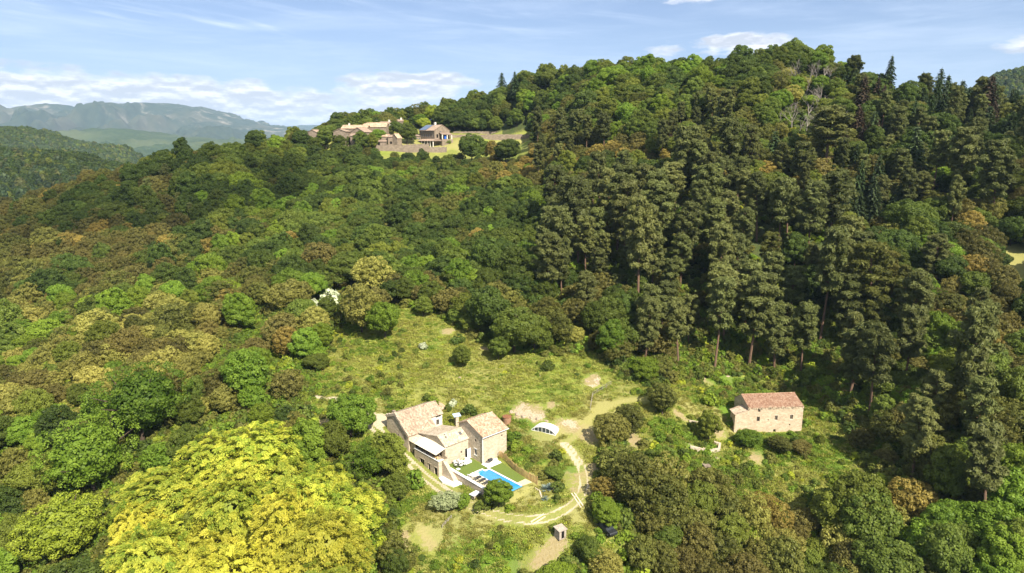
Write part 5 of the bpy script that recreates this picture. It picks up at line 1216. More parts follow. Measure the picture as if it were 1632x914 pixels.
# wooden paling fence
fe = empty('paling_fence', LW(4.1, -.5), TH, 'upright wooden paling fence running from the tall stone house past the pool', 'fence')
line = np.array([(0, 0), (-.5, -3.2), (-1.4, -6.7), (-1.75, -9.5), (-2.0, -13.6)]); sl = smooth_line(line, 10); seg = np.r_[0, np.cumsum(np.hypot(*np.diff(sl, axis=0).T))]
g = Geo(); rr = np.random.default_rng(3)
for dd in np.arange(0, seg[-1], .21):
    x_ = np.interp(dd, seg, sl[:, 0]); y_ = np.interp(dd, seg, sl[:, 1]); w = loc2w(4.1+x_, -.5+y_); zb = max(gz(w[0], w[1]), 33.9)-34-.1; h = rr.uniform(1.45, 1.75); g.obox((x_, y_, zb), (x_+rr.normal()*.02, y_, zb+h), .12, .03, up=(1, 0, 0))
g.build('palings', 'timber', fe)
for dd in np.arange(.3, seg[-1], 2.2):
    x_ = np.interp(dd, seg, sl[:, 0]); y_ = np.interp(dd, seg, sl[:, 1]); w = loc2w(4.1+x_, -.5+y_); zb = max(gz(w[0], w[1]), 33.9)-34-.2; g = Geo(); g.cyl((x_+.09, y_, zb), (x_+.09, y_, zb+1.9), .06, .06, 8); g.build('post', 'timber', fe)
for zz in (.45, 1.2):
    g = Geo()
    for i in range(0, len(sl)-4, 4): 
        w0 = loc2w(4.1+sl[i, 0], -.5+sl[i, 1]); w1 = loc2w(4.1+sl[i+4, 0], -.5+sl[i+4, 1]); g.obox((sl[i, 0]+.05, sl[i, 1], max(gz(*w0[:2]), 33.9)-34+zz), (sl[i+4, 0]+.05, sl[i+4, 1], max(gz(*w1[:2]), 33.9)-34+zz), .04, .08)
    g.build('rail', 'timber', fe)
# water tank and solar panel behind the houses
p = on_ground(808, 674); tk = empty('round_tank', (p[0], p[1], p[2]-.2), 0, 'round terracotta-coloured tank behind the tall stone house', 'tank')
g = Geo(); g.cyl((0, 0, 0), (0, 0, 1.7), .95, 1.0, 18); g.build('drum', 'tank', tk); g = Geo(); g.cyl((0, 0, 1.7), (0, 0, 1.76), 1.08, 1.04, 18); g.build('lid', 'rust', tk)
p = loc2w(4.5, 14.3, 2.7); sp_ = empty('solar_panel', tuple(p), TH-.3, 'pale blue solar panel on a stone pier behind the houses', 'solar panel')
g = Geo(); g.box(-.35, .35, -.35, .35, -1, 2.3); g.build('pier', 'stone_old', sp_); g = Geo(); g.obox((-.9, -.1, 2.55), (.9, .1, 2.45), 1.1, .06, up=(.1, -.45, 1)); g.build('panel', 'solar_pale', sp_)
# pool cover
pc0 = on_ground(847, 686); pc1 = on_ground(885, 695); cd = (pc1-pc0)[:2]; cl = float(np.hypot(*cd)); ca = math.atan2(cd[1], cd[0])
CV = empty('pool_cover', (pc0[0], pc0[1], (pc0[2]+pc1[2])/2-.1), ca, 'white arched pool cover with a row of dark windows parked on the grass', 'pool cover')
def arch(x, L, h): u = (x/L-.5)*2; return h*math.sqrt(max(0, 1-u*u*.86))-h*.24
n_ = 14; L = cl; D = 2.5; g = Geo(); hh = 1.75
for i in range(n_):
    xa, xb = L*i/n_, L*(i+1)/n_; za, zb = arch(xa, L, hh), arch(xb, L, hh)
    g.poly([(xa, 0, za+.18), (xb, 0, zb+.18), (xb, D, zb+.18), (xa, D, za+.18)]); g.poly([(xa, 0, za), (xb, 0, zb), (xb, 0, zb+.18), (xa, 0, za+.18)]); g.poly([(xa, D, za), (xb, D, zb), (xb, D, zb+.18), (xa, D, za+.18)]); g.poly([(xa, 0, za), (xb, 0, zb), (xb, D, zb), (xa, D, za)])
g.build('arched_roof', 'white', CV)
for y in (.03, D-.03): 
    g = Geo(); g.obox((0, y, .14), (L, y, .14), .08, .2)
    for x in (0.03, L*.12, L*.28, L*.44, L*.60, L*.76, L*.9, L-.03): g.obox((x, y, .1), (x, y, arch(x, L, hh)), .07, .07, up=(0, 1, 0))
    g.build('side_frame', 'white', CV)
g = Geo(); g.poly([(L*.02, .08, .1)]+[(L*x, .08, arch(L*x, L, hh)) for x in np.linspace(.02, .98, 13)]+[(L*.98, .08, .1)]); g.build('window_panel', 'clear_panel', CV)
g = Geo(); g.poly([(0, 0, .05), (0, D, .05), (0, D, arch(0, L, hh)+.1), (0, 0, arch(0, L, hh)+.1)]); g.poly([(L, 0, .05), (L, D, .05), (L, D, arch(L, L, hh)+.1), (L, 0, arch(L, L, hh)+.1)]); g.build('end_panel', 'white', CV)
# shed
p = on_ground(893, 856); SH = empty('wooden_shed', (p[0], p[1], p[2]-.1), R(32), 'tiny grey wooden shed with a pale flat roof below the dirt road', 'shed')
g = Geo(); w_ = .75; g.panel((-w_, -w_, 0), (1, 0, 0), 2*w_, 0, 1.8, (0, -1, 0), [(.45, 1.1, .1, 1.6)], .1); g.panel((-w_, -w_, 0), (0, 1, 0), 2*w_, 0, 1.8, (-1, 0, 0)); g.panel((w_, -w_, 0), (0, 1, 0), 2*w_, 0, 1.8, (1, 0, 0)); g.panel((-w_, w_, 0), (1, 0, 0), 2*w_, 0, 1.8, (0, 1, 0)); g.build('wall', 'timber_grey', SH)
opening(SH.root if hasattr(SH, 'root') else SH, (-w_, -w_, 0), (1, 0, 0), (0, -1, 0), (.45, 1.1, .1, 1.6), 'door', frame='timber_grey', depth=.1)
g = Geo(); g.obox((0, -w_-.2, 1.80), (0, w_+.2, 1.98), 2*w_+.4, .07); g.build('roof', 'timber_grey', SH)
# car half hidden under the trees
def car_at(px, py, rz, label):
    p = on_ground(px, py); r = empty('parked_car', (p[0], p[1], p[2]), rz, label, 'car'); prof = [(-2.05,.35),(-2.1,.75),(-1.95,.95),(-1.1,1.02),(-.55,1.45),(.75,1.48),(1.5,1.02),(2.0,.9),(2.1,.6),(2.05,.35)]
    V, F = [], []; ws = [(-.82, 0), (-.74, .0), (.74, 0), (.82, 0)]
    for y in (-.84, .84): V += [(x, y*(1 if z < 1.05 else .82), z) for x, z in prof]
    n = len(prof); F = [tuple(range(n))[::-1], tuple(range(n, 2*n))]+[(i, (i+1) % n, n+(i+1) % n, n+i) for i in range(n)]
    me = poly_mesh('body', V, F, [MATS['car_paint']]); o = new_obj('body', me, r); b = o.modifiers.new('round', 'BEVEL'); b.width = .08; b.segments = 3
    for nm, q in (('windscreen', [(.80,1.44),(1.46,1.04)]), ('rear_window', [(-1.06,1.04),(-.60,1.43)])):
        g = Geo(); (x0, z0), (x1, z1) = q; s_ = .03 if nm == 'windscreen' else -.03; g.poly([(x0+s_, -.62, z0+.02), (x1+s_, -.70, z1+.02), (x1+s_, .70, z1+.02), (x0+s_, .62, z0+.02)]); g.build(nm, 'shutter' if nm == 'windscreen' else 'glass_dark', r)
    for y in (-.79, .79): g = Geo(); g.poly([(-1.0, y, 1.04), (-.55, y*.88, 1.4), (.72, y*.88, 1.42), (1.35, y, 1.04)]); g.build('side_window', 'glass_dark', r)
    for x in (-1.3, 1.3):
        for y in (-.8, .8): g = Geo(); g.cyl((x, y-.1, .33), (x, y+.1, .33), .33, .33, 16); w = g.build('wheel', 'void', r); g = Geo(); g.cyl((x, y+.11*np.sign(y)-.01, .33), (x, y+.11*np.sign(y)+.01, .33), .2, .2, 12); g.build('rim', 'grey_metal', w)
    for y in (-.6, .6): g = Geo(); g.box(2.0, 2.11, y-.15, y+.15, .66, .8); g.build('headlight', 'white', r)
car_at(967, 848, R(120), 'dark car parked half under the oaks at the end of the track')
# pale bars across the road, low rail, stone edging
def bars(px0, py0, px1, py1, gap, label, nm='drain_bar'):
    a = on_ground(px0, py0); b = on_ground(px1, py1); d = norm((b-a)[:2]); nrm_ = np.array([-d[1], d[0]])*gap
    for k, s in enumerate((-1, 1)):
        g = Geo(); p = np.array([*(a[:2]+nrm_*s), 0]); q = np.array([*(b[:2]+nrm_*s), 0]); p[2] = gz(*p[:2])+.08; q[2] = gz(*q[:2])+.08; g.obox(p, q, .22, .14); o = g.build(nm, 'limestone'); tag(o, label[k], 'drain bar', 'pale drain bars across the dirt road')
bars(847, 835, 868, 822, .28, ['pale bar across the dirt road above the shed, pool side','pale bar across the dirt road above the shed, shed side'])
bars(913, 787, 928, 809, .28, ['pale bar across the road bend below the bare earth, inner one','pale bar across the road bend below the bare earth, outer one'])
def rail_fence(name, pts, h, m, label, cat='fence', post=.05, every=1.6, rails=(.5, 1.0)):
    P = [on_ground(*q) for q in pts]; base = P[0]; r = empty(name, tuple(base), 0, label, cat); tot = np.r_[0, np.cumsum([np.hypot(*(b-a)[:2]) for a, b in zip(P[:-1], P[1:])])]; Pa = np.array(P)
    f = lambda d: np.array([np.interp(d, tot, Pa[:, k]) for k in range(2)]); ds = np.arange(0, tot[-1]+.01, every)
    pos = [np.array([*f(d), gz(*f(d))])-base for d in ds]
    for q in pos: g = Geo(); g.cyl(q-[0, 0, .2], q+[0, 0, h], post, post, 7); g.build('post', m, r)
    for z in rails:
        g = Geo()
        for a, b in zip(pos[:-1], pos[1:]): g.obox(a+[0, 0, z*h], b+[0, 0, z*h], post*.9, post*.9)
        g.build('rail', m, r)
    return r
rail_fence('rail_fence', [(941,654),(944,633),(960,623),(978,612)], 1.1, 'deadwood', 'thin pale rail fence on the meadow above the path bend')
rail_fence('rail_fence', [(705,842),(720,826)], .7, 'deadwood', 'short pale wooden rail standing in the dry grass below the drive', every=.9, post=.06)
for k, (pts, lab) in enumerate([([(853,779),(860,783),(863,793)], 'curved white stone edging beside the agave plants')]):
    P = [on_ground(*q) for q in pts]; g = Geo()
    for a, b in zip(P[:-1], P[1:]): g.obox(a+[0, 0, .08], b+[0, 0, .08], .25, .22)
    tag(g.build('stone_edging', 'limestone'), lab, 'edging')
def agave(px, py, s, label):
    p = on_ground(px, py); L_ = Acc(); q = np.random.default_rng(int(px))
    for i in range(34):
        a = q.uniform(0, 6.28); e = q.uniform(.15, 1.3); d = np.array([math.cos(a)*math.cos(e), math.sin(a)*math.cos(e), math.sin(e)]); w = np.array([-math.sin(a), math.cos(a), 0])*.09
        L_.add(np.array([-w*.6, w*.6, d*.55+w, d*.55-w])*s, np.array([[0, 1, 2, 3]]), q.random()); L_.add(np.array([d*.55-w, d*.55+w, d*1.1+[0, 0, -.05]+w*.1, d*1.1+[0, 0, -.05]-w*.1])*s, np.array([[0, 1, 2, 3]]), q.random())
    V, F, T = L_.get(); o = new_obj('agave', quad_mesh('agave', V, F, [MATS['bluegrey']], T)); o.location = p; tag(o, label, 'agave', 'agaves by the road loop')
agave(870, 781, 1.3, 'blue-grey agave beside the white stone edging'); agave(878, 780, 1.3, 'blue-grey agave next to the lower bush in the road loop'); agave(869, 797, .9, 'small round blue-grey agave below the others')
# boulders and the low ruined walls
def boulder(seed):
    q = np.random.default_rng(seed); import bmesh
    bm = bmesh.new(); bmesh.ops.create_icosphere(bm, subdivisions=3, radius=1)
    off = q.uniform(0, 50, 3); sc_ = q.uniform(.7, 1.2, 3)
    for v in bm.verts:
        c = np.array(v.co); c = np.sign(c)*np.abs(c)**.75; f = 1+.35*float(fbm(np.array([c[0]*2+off[0]+c[2]]), np.array([c[1]*2+off[1]]), 1.0, 3)[0]); v.co = tuple(c*f*sc_*[1, .8, .6])
    me = bpy.data.meshes.new('boulder'); bm.to_mesh(me); bm.free(); me.materials.append(MATS['rock_tan']); return me
BM = [boulder(i) for i in range(4)]
bo = [(815,657,1.3,'at the tank end of the rocky bank'),(824,660,1.1,'second along the rocky bank from the tank'),(835,664,1.4,'in the middle of the rocky bank, the widest'),(846,665,.9,'on the rocky bank just above the pool cover end'),(857,668,1.2,'on the rocky bank over the pool cover'),(871,671,.8,'last on the rocky bank over the pool cover'),(888,680,.8,'on bare soil right of the pool cover'),(901,676,.7,'farther on the bare soil right of the pool cover'),(733,602,.8,'alone in the middle of the meadow'),(936,608,.8,'at the meadow edge left of the rail fence'),(952,607,.7,'at the meadow edge by the rail fence'),(1121,603,.9,'on the bare path above the ruined barn'),(512,700,1.0,'on the bare bank beside the drive'),(1160,600,.8,'on the path under the pines'),(882,705,.5,'at the path edge below the pool cover')]
for k, (px, py, s, lab) in enumerate(bo):
    p = on_ground(px, py); o = new_obj('boulder', BM[k % 4]); o.location = p-[0, 0, .12*s]; o.rotation_euler = (0, 0, k*1.7); o.scale = (s*.55,)*3; tag(o, 'pale weathered boulder '+lab, 'rock', 'pale boulders on the slopes')
def dry_wall(name, pts, h, th, label, m='stone_dry', y=None, cat='wall'):
    P = [on_ground(*q) if y is None else at_y(q[0], q[1], y) for q in pts]; Pa = np.array(P); tot = np.r_[0, np.cumsum(np.hypot(*np.diff(Pa[:, :2], axis=0).T))]; q = np.random.default_rng(len(label))
    g = Geo(); ds = np.arange(0, tot[-1], .45)
    top = []
    for d in list(ds)+[tot[-1]]:
        x_, y_ = np.interp(d, tot, Pa[:, 0]), np.interp(d, tot, Pa[:, 1]); i = min(np.searchsorted(tot, d, 'right')-1, len(P)-2); t_ = norm((Pa[i+1]-Pa[i])[:2]); n_ = np.array([-t_[1], t_[0]])*th/2; zg = gz(x_, y_) if y is None else np.interp(d, tot, Pa[:, 2]); zb = min(zg, gz(x_, y_))-1.2; zt = zg+h*q.uniform(.8, 1.05)
        top.append(((x_-n_[0], y_-n_[1]), (x_+n_[0], y_+n_[1]), zb, zt))
    for A_, B_ in zip(top[:-1], top[1:]):
        g.poly([(*A_[0], A_[2]), (*B_[0], B_[2]), (*B_[0], B_[3]), (*A_[0], A_[3])]); g.poly([(*A_[1], A_[2]), (*B_[1], B_[2]), (*B_[1], B_[3]), (*A_[1], A_[3])]); g.poly([(*A_[0], A_[3]), (*B_[0], B_[3]), (*B_[1], B_[3]), (*A_[1], A_[3])])
    for E_ in (top[0], top[-1]): g.poly([(*E_[0], E_[2]), (*E_[1], E_[2]), (*E_[1], E_[3]), (*E_[0], E_[3])])
    tag(g.build(name, m), label, cat)
dry_wall('dry_stone_wall', [(1100,716),(1112,719),(1130,722),(1146,719),(1147,711),(1138,708)], .8, .5, 'low curved stub of a ruined stone wall on the slope left of the barn', 'stone_pale')
dry_wall('dry_stone_wall', [(1098,672),(1112,674),(1128,674),(1140,678)], .35, .4, 'broken line of stones on the path left of the barn', 'stone_pale')
p = on_ground(1128, 752); st = empty('stone_hut', (p[0], p[1], p[2]), .2, 'tiny dark stone hut opening with a white block in the scrub', 'hut')
g = Geo(); g.panel((-.7, 0, 0), (1, 0, 0), 1.4, -.5, 1.3, (0, -1, 0), [(.3, 1.0, 0, 1.0)]); g.box(-.7, .7, .3, 1.6, -.5, 1.25); g.build('wall', 'stone_dry', st); opening(st, (-.7, 0, 0), (1, 0, 0), (0, -1, 0), (.3, 1.0, 0, 1.0), 'door', frame='stone_dry')
g = Geo(); g.box(-.1, .3, -.5, -.2, -.2, .35); g.build('block', 'white', st)

# --- hamlet on the ridge
def hamlet_house(name, px, py, Y_, w, d, he, hr, rot, label, wall='hamlet_stone', tile='tile_hamlet', win=(), chim=(), sub=2.5, group='houses of the ridge hamlet', hk=None, cat='house'):
    p = at_y(px, py, Y_); h = House(name, label, cat, tuple(p), R(rot), group); hk = he if hk is None else hk
    h.gabled(-w/2, w/2, 0, d, -sub, he, d/2, hr, hk, wall, tile, {'front': [tuple(q) for q in win], }, corr=True, over=.4, side=.3, amp=.03)
    for cx, cy in chim: g = Geo(); g.box(cx-.45, cx+.45, cy-.35, cy+.35, hr-1.2, hr+1.1); g.box(cx-.55, cx+.55, cy-.45, cy+.45, hr+1.1, hr+1.25); g.build('chimney', 'render_pale', h.root)
    return h
W1 = lambda a, z, w=.8, h=1.1, fr='shutter': (a, a+w, z, z+h, 'window', dict(frame=fr, pane='glass_dark'))
hamlet_house('hamlet_house', 500, 226, 400, 9, 7, 4.2, 5.6, -8, 'brown stone house at the far end of the hamlet', win=[W1(2, 2.4), W1(5.5, 2.4)], chim=[(0.5, 3.5)])
hamlet_house('hamlet_house', 514, 226, 394, 8, 8, 4.4, 6.4, 78, 'brown stone house with its gable to the wood, second from the hamlet end', win=[W1(2, 2.6), W1(5, 2.6)])
hamlet_house('hamlet_house', 526, 221, 408, 13, 8, 4.6, 6.5, -4, 'long brown-roofed house behind the second hamlet gable', win=[W1(3, 3), W1(8, 3)])
hamlet_house('hamlet_house', 537, 216, 418, 8, 6, 4.8, 5.9, 2, 'narrow hamlet house with two chimneys standing above its neighbours', win=[W1(5, 2.8, 1.2, .9)], chim=[(-3.2, 3), (0, 3)])
hamlet_house('hamlet_house', 541, 226, 402, 6, 5, 3, 4, 0, 'low orange-roofed outbuilding between the two halves of the hamlet', tile='tile_tower', win=[W1(2, 1.2)])
hamlet_house('hamlet_house', 555, 228, 392, 7, 7, 6.2, 7.4, 80, 'tall stone house end at the middle of the hamlet', win=[W1(2, 3.6)])
hamlet_house('hamlet_house', 565, 222, 404, 15, 8, 6.0, 7.8, -5, 'long orange-roofed house with a small chimney in the hamlet middle', tile='tile_tower', win=[W1(4, 3.2), W1(9, 3.2)], chim=[(-4, 4)])
hamlet_house('hamlet_house', 570, 229, 390, 8, 5, 4.2, 5.3, -4, 'low house with an awning at the front of the hamlet middle', win=[W1(2, 1.6, 2.2, 1.2), W1(5.5, 2)])
hamlet_house('hamlet_house', 588, 227, 396, 9, 9, 5.6, 8.0, 70, 'stone house with a wide bare gable beside the clipped bright green tree', win=[])
hamlet_house('hamlet_house', 597, 220, 410, 14, 8, 6.2, 8.6, -3, 'broad-roofed house above the bare gable', tile='tile_tower', win=[W1(9, 2.8), W1(11.5, 2.8)])
hamlet_house('hamlet_house', 608, 214, 422, 10, 7, 5.8, 7.2, -8, 'cream-walled house highest in the hamlet middle', wall='render_pale', win=[W1(2.5, 3.2), W1(6, 3.2)], chim=[(-4, 3.5), (4, 3.5)])
hamlet_house('hamlet_house', 613, 227, 398, 5.5, 4, 3.2, 4.2, 5, 'small orange-roofed shed beside the clipped bright green tree', tile='tile_tower', win=[])
hamlet_house('hamlet_house', 627, 231, 394, 6, 5, 4.2, 5.2, 4, 'small ruined hamlet building with a stub of roof over the long wall', win=[(1, 2.4, .4, 1.8, 'hole')])
hamlet_house('hamlet_house', 637, 231, 394, 4, 4, 3.8, 6.0, 60, 'tiny pointed-roof hut standing over the long wall', tile='tile_tower', win=[])
hamlet_house('hamlet_house', 604, 233, 390, 8, 4, 2.4, 3.0, 4, 'low dark open shed at the start of the long wall', win=[(.8, 4.6, .3, 1.9, 'hole')])
hamlet_house('hamlet_house', 653, 201, 440, 6, 5, 5.2, 6.2, 8, 'small white cube house with a dark window above the hamlet', wall='white_wall', tile='tile_hamlet', win=[W1(1.9, 1.6, 1.4, 1.6, 'white')], chim=[(2.6, 2)])
hamlet_house('hamlet_house', 663, 200, 443, 6.5, 5, 4.0, 5.0, 8, 'lower white wing beside the small white cube house', wall='white_wall', win=[W1(1.5, 1.8, 2, 1.2, 'white')])
hamlet_house('hamlet_house', 638, 208, 432, 4, 4, 5.4, 6.4, 12, 'slim brown tower house between the cream house and the white cube house', win=[W1(1.4, 3.4)], chim=[(.8, 2)])
# the big house
BH = House('big_house', 'big three-storey stone house with solar panels at the right end of the hamlet', 'house', tuple(at_y(692.8, 231.5, 398)), R(180-48), 'houses of the ridge hamlet')
# local x runs back to the left along the ridge; y (to the left of x) would point to the camera, so the front is at y1
hsf = [(a, a+.9, 4.6, 6.1, 'window', dict(frame='white', pane='glass_dark')) for a in (.9, 4.6, 6.6, 8.6, 10.6, 12.6)]+[(a, a+.9, 7.0, 8.0, 'window', dict(frame='white', pane='glass_dark')) for a in (9.2, 10.9, 12.6)]
BH.gabled(0, 15, -10.8, 0, -2, 8.2, -5.4, 11.2, 8.2, 'hamlet_stone', 'tile_hamlet', {'back': hsf, 'left': [(6.0, 6.9, 6.9, 7.9, 'window', dict(frame='white', pane='glass_dark')), (5.0, 6.2, 4.0, 6.0, 'door', dict(frame='blue_cloth', pane='glass_dark')), (8.2, 9.4, 4.0, 6.0, 'door', dict(frame='dark_metal'))]}, over=.5)
g = Geo(); m_ = 3/5.4
v, f = roof_mesh((8.2, .35, 8.15+.36), (15.1, .35, 8.15+.36), (15.1, -5.0, 11.0+.36), (8.2, -5.0, 11.0+.36), thick=.08, corr=False, sag=0); new_obj('solar_array', quad_mesh('solar_array', v, f, [MATS['solar']]), BH.root)
g = Geo(); g.box(6.3, 7.4, -6.0, -5.0, 10.3, 12.9); g.build('chimney', 'render_pale', BH.root)
add_roof(BH.root, 'porch_roof', [((-3.6, -10.4, 5.9), (-3.6, -3.0, 5.9), (0, -3.0, 7.0), (0, -10.4, 7.0))], 'tile_hamlet')
for y in (-10.0, -6.8, -3.4): g = Geo(); g.box(-3.4, -2.9, y, y+.5, 3.0, 5.95); g.build('porch_pillar', 'render_pale', BH.root)
g = Geo(); g.box(-3.5, 0, -10.6, -2.8, -1.5, 3.3); g.build('porch_base', 'hamlet_stone', BH.root)
g = Geo(); g.box(-2.6, -2.2, -6.3, -5.2, 3.4, 5.6); g.build('hanging_cloth', 'blue_cloth', BH.root)
add_roof(BH.root, 'veranda_roof', [((-3.6, 3.6, 2.3), (12, 3.6, 2.3), (12, 0, 3.4), (-.2, 0, 3.4)), ((-3.6, 3.6, 2.3), (-3.6, -6, 2.3), (-.2, -6, 3.3), (-.2, 0, 3.4))], 'tile_hamlet')
for x in (-3.2, -.5, 2.2, 5, 8, 11): g = Geo(); g.box(x, x+.45, 3.0, 3.45, -2, 2.35); g.build('veranda_pillar', 'render_pale', BH.root)
for x in (1.2, 6.0): g = Geo(); g.box(x, x+2.4, .004, .06, .0, 2.0); g.build('glazed_door', 'glass_dark', BH.root)
h = hamlet_house('hamlet_house', 668, 229, 408, 9, 6, 4.2, 5.2, 10, 'low side wing with a row of white windows left of the big house', win=[W1(a, 2.0, .8, 1.3, 'white') for a in (1, 2.6, 4.2, 5.8, 7.4)], wall='hamlet_stone')
dry_wall('retaining_wall', [(598,241.5),(620,241.5),(650,240.5),(684,239.0)], 3.6, .6, 'long high stone wall holding up the hamlet terrace', 'hamlet_stone', y=388)
dry_wall('retaining_wall', [(715,219.5),(760,219),(800,218.5),(850,219)], 1.6, .5, 'lower dry stone terrace wall right of the hamlet', 'hamlet_stone', y=411)
dry_wall('retaining_wall', [(722,213.5),(770,213.0),(797,213)], 1.3, .5, 'upper dry stone terrace wall right of the hamlet', 'hamlet_stone', y=419)
dry_wall('retaining_wall', [(682,240.5),(695,241),(712,240)], 2.2, 1.6, 'heap of rough stones at the foot of the big house', 'stone_dry', y=389)
# far village in the valley, a dozen pixels high
vp = [(272,248),(281,246.5),(289,247.5),(297,245.5),(305,246.5),(313,245),(322,246),(330,244.5),(398,230),(404,229)]
for k, (px, py) in enumerate(vp):
    p = at_y(px, py, 3600); h = empty('far_house', tuple(p), k*.6, 'tiny pale house in the valley, number '+ORD[k]+' from left', 'house', 'tiny houses of the far valley village'); g = Geo(); g.box(-13, 13, -8, 8, -25, 9); g.build('wall', 'white_wall' if k % 3 else 'render_pale', h)
    g = Geo(); g.poly([(-14, -9, 9), (14, -9, 9), (14, 0, 14), (-14, 0, 14)]); g.poly([(-14, 9, 9), (14, 9, 9), (14, 0, 14), (-14, 0, 14)]); g.poly([(-14, -9, 9), (-14, 9, 9), (-14, 0, 14)]); g.poly([(14, -9, 9), (14, 9, 9), (14, 0, 14)]); g.build('roof', 'tile_ruin', h)

# ------------------------------------------------------------------ ground cover that nobody could count
def cover(n, x0, x1, y0, y1, seed):
    g = np.random.default_rng(seed); x = g.uniform(x0, x1, n); y = g.uniform(y0, y1, n); z = ground(x, y); px, py, w = project(np.stack([x, y, z], 1)); return g, x, y, z, px, py
def rects_free(x, y):
    a, b = w2loc(x, y)
    k = np.ones(x.shape, bool)
    for (a0, a1, b0, b1) in [(-6.6, 4.2, -13.2, 4.8), (-9.4, 2.2, 3.0, 22.8), (-.3, 7.1, -.3, 8.1), (3.4, 7.4, 20.5, 23.8), (-9.6, -6.6, -1.8, 4)]: k &= ~((a > a0) & (a < a1) & (b > b0) & (b < b1))
    rx = (x-RB[0])*math.cos(RT)+(y-RB[1])*math.sin(RT); ry = -(x-RB[0])*math.sin(RT)+(y-RB[1])*math.cos(RT); k &= ~((rx > -3.8) & (rx < 13.3) & (ry > -.5) & (ry < 8.3))
    k &= seg_d(x, y, ROAD) > 1.5
    k &= seg_d(x, y, DRIVE) > 1.6
    k &= seg_d(x, y, PATH2) > 1.2
    p = at_z(868, 688, 37.5); k &= np.hypot(x-p[0], y-p[1]) > 3.6
    p = at_z(928, 775, 33); k &= np.hypot(x-p[0], y-p[1]) > 4
    return k
TUFT = []
for sd_, nb, hh, sp2, sz in ((1, 60, .30, .42, .20), (2, 70, .22, .5, .17), (3, 50, .45, .35, .22)):
    q = np.random.default_rng(200+sd_); L_ = Acc(); P = q.normal(size=(nb, 3))*[sp2, sp2, 0]+[0, 0, hh*.4]; P[:, 2] += q.uniform(-.1, .35, nb)*hh
    V, F = cards(P, q.normal(size=(nb, 3))*[.8, .8, .4]+[0, 0, .75], sz, 1.5, np.tile([0, 0, 1.], (nb, 1))+q.normal(size=(nb, 3))*.6, q); L_.add(V, F, q.random(nb)); TUFT.append(L_.get())
def tuft(i, tone): V, F, T = TUFT[i]; return quad_mesh('tuft', V, F, [MATS[tone]], T)
g, x, y, z, px, py = cover(125000, -70, 110, 72, 250, 31)
mk = masks(x, y, z); nz = fbm(x, y, 7, 3); nz2 = fbm(x+40, y-10, 2.2, 2)
bare = np.maximum.reduce([mk['track'], mk['soil'], mk['rock']]); ok = (mk['open'] > .5) & (bare+nz2*.3 < .42) & rects_free(x, y) & (g.random(len(x)) < .50+.9*np.clip(nz+.2, 0, 1)+.4*mk['green'])
x, y, z, nz, gr, dr = x[ok], y[ok], z[ok], nz[ok], mk['green'][ok], mk['dry'][ok]; n = len(x)
tones = ['blade', 'lime', 'fresh', 'straw']; u = g.random(n)*.85+.12+nz*.5
ti = np.where(u < .20, 2, np.where(u < .80, 0, np.where(u < .88, 1, 3))); ti = np.where((gr > .4) & (g.random(n) < .6), 2, ti); ti = np.where((dr > .4) & (g.random(n) < .8), 3, ti)
s = g.uniform(.55, 1.3, n)*(1-.35*np.clip(dr, 0, 1)); scatter('grass', np.stack([x, y, z-.03], 1), np.stack([0*x, 0*x, g.uniform(0, 6.28, n)], 1), np.stack([s, s, s*g.uniform(.6, 1.5, n)], 1), ti*3+g.integers(0, 3, n), [tuft(i, t) for t in tones for i in range(3)])
bpy.data.objects['grass']['label'] = 'rough meadow grass and weeds in yellow-green tufts'
# scrub and bramble
BT = [('bush', v, t) for t in ('mid', 'fresh', 'olive', 'deep', 'lime') for v in range(3)]
def add_cover(name, n, box, seed, cond, smin, smax, wts, label):
    g, x, y, z, px, py = cover(n, *box, seed); ok = cond(g, x, y, z, px, py) & rects_free(x, y); x, y, z = x[ok], y[ok], z[ok]; n = len(x); s = g.uniform(smin, smax, n)*g.uniform(.7, 1.1, n)
    t = g.choice(5, n, p=np.array(wts)/sum(wts)); scatter(name, np.stack([x, y, z-.1], 1), np.stack([0*x, 0*x, g.uniform(0, 6.28, n)], 1), np.stack([s, s, s*g.uniform(.6, 1.3, n)], 1), t*3+g.integers(0, 3, n), [merged(*k) for k in BT])
    [x_ for x_ in bpy.data.objects if x_.name.startswith(name)][-1]['label'] = label; print(name, n)
add_cover('undergrowth', 30000, (-120, 120, 66, 200), 42, lambda g, x, y, z, px, py: (masks(x, y, z)['open'] < .5) & (np.abs(x) < .85*y+10), .7, 1.6, (3, 3, 3, 1.5, .5), 'green undergrowth under the nearer trees')
add_cover('undergrowth', 34000, (-240, 260, 70, 330), 41, lambda g, x, y, z, px, py: (masks(x, y, z)['open'] < .5) & (np.abs(x) < .8*y+10), .6, 1.5, (3, 2, 3, 2, .4), 'low green undergrowth filling the woods')
GREENPX = [(600,255,45,10),(680,470,1,1)]
def scrub_ok(g, x, y, z, px, py):
    m = masks(x, y, z); c = fbm(x, y, 9, 3)
    right = (px > 1000) & (py > 580); bottom = (py > 815) & (px < 960); inner = (px > 800) & (px < 930) & (py > 690) & (py < 800); left = (px < 640) & (py > 600)
    upl = (px < 640) & (py < 600); gp_ = (px < 490) & (py < 645) & (py > 480)
    p = np.where(gp_, .7, np.where(right, .30+.5*np.clip(c*2+.3, 0, 1), np.where(bottom, .20+.6*np.clip(c*2, 0, 1), np.where(left, .40, np.where(inner, .22, np.where(upl, .06+.3*np.clip(c*2, 0, 1), .012+.10*np.clip(c*3-.5, 0, 1)))))))
    bare = np.maximum.reduce([m['track'], m['soil'], m['rock']])
    return (m['open'] > .5) & (bare < .4) & (m['dry'] < .45) & (g.random(len(x)) < p) & (y < 240)
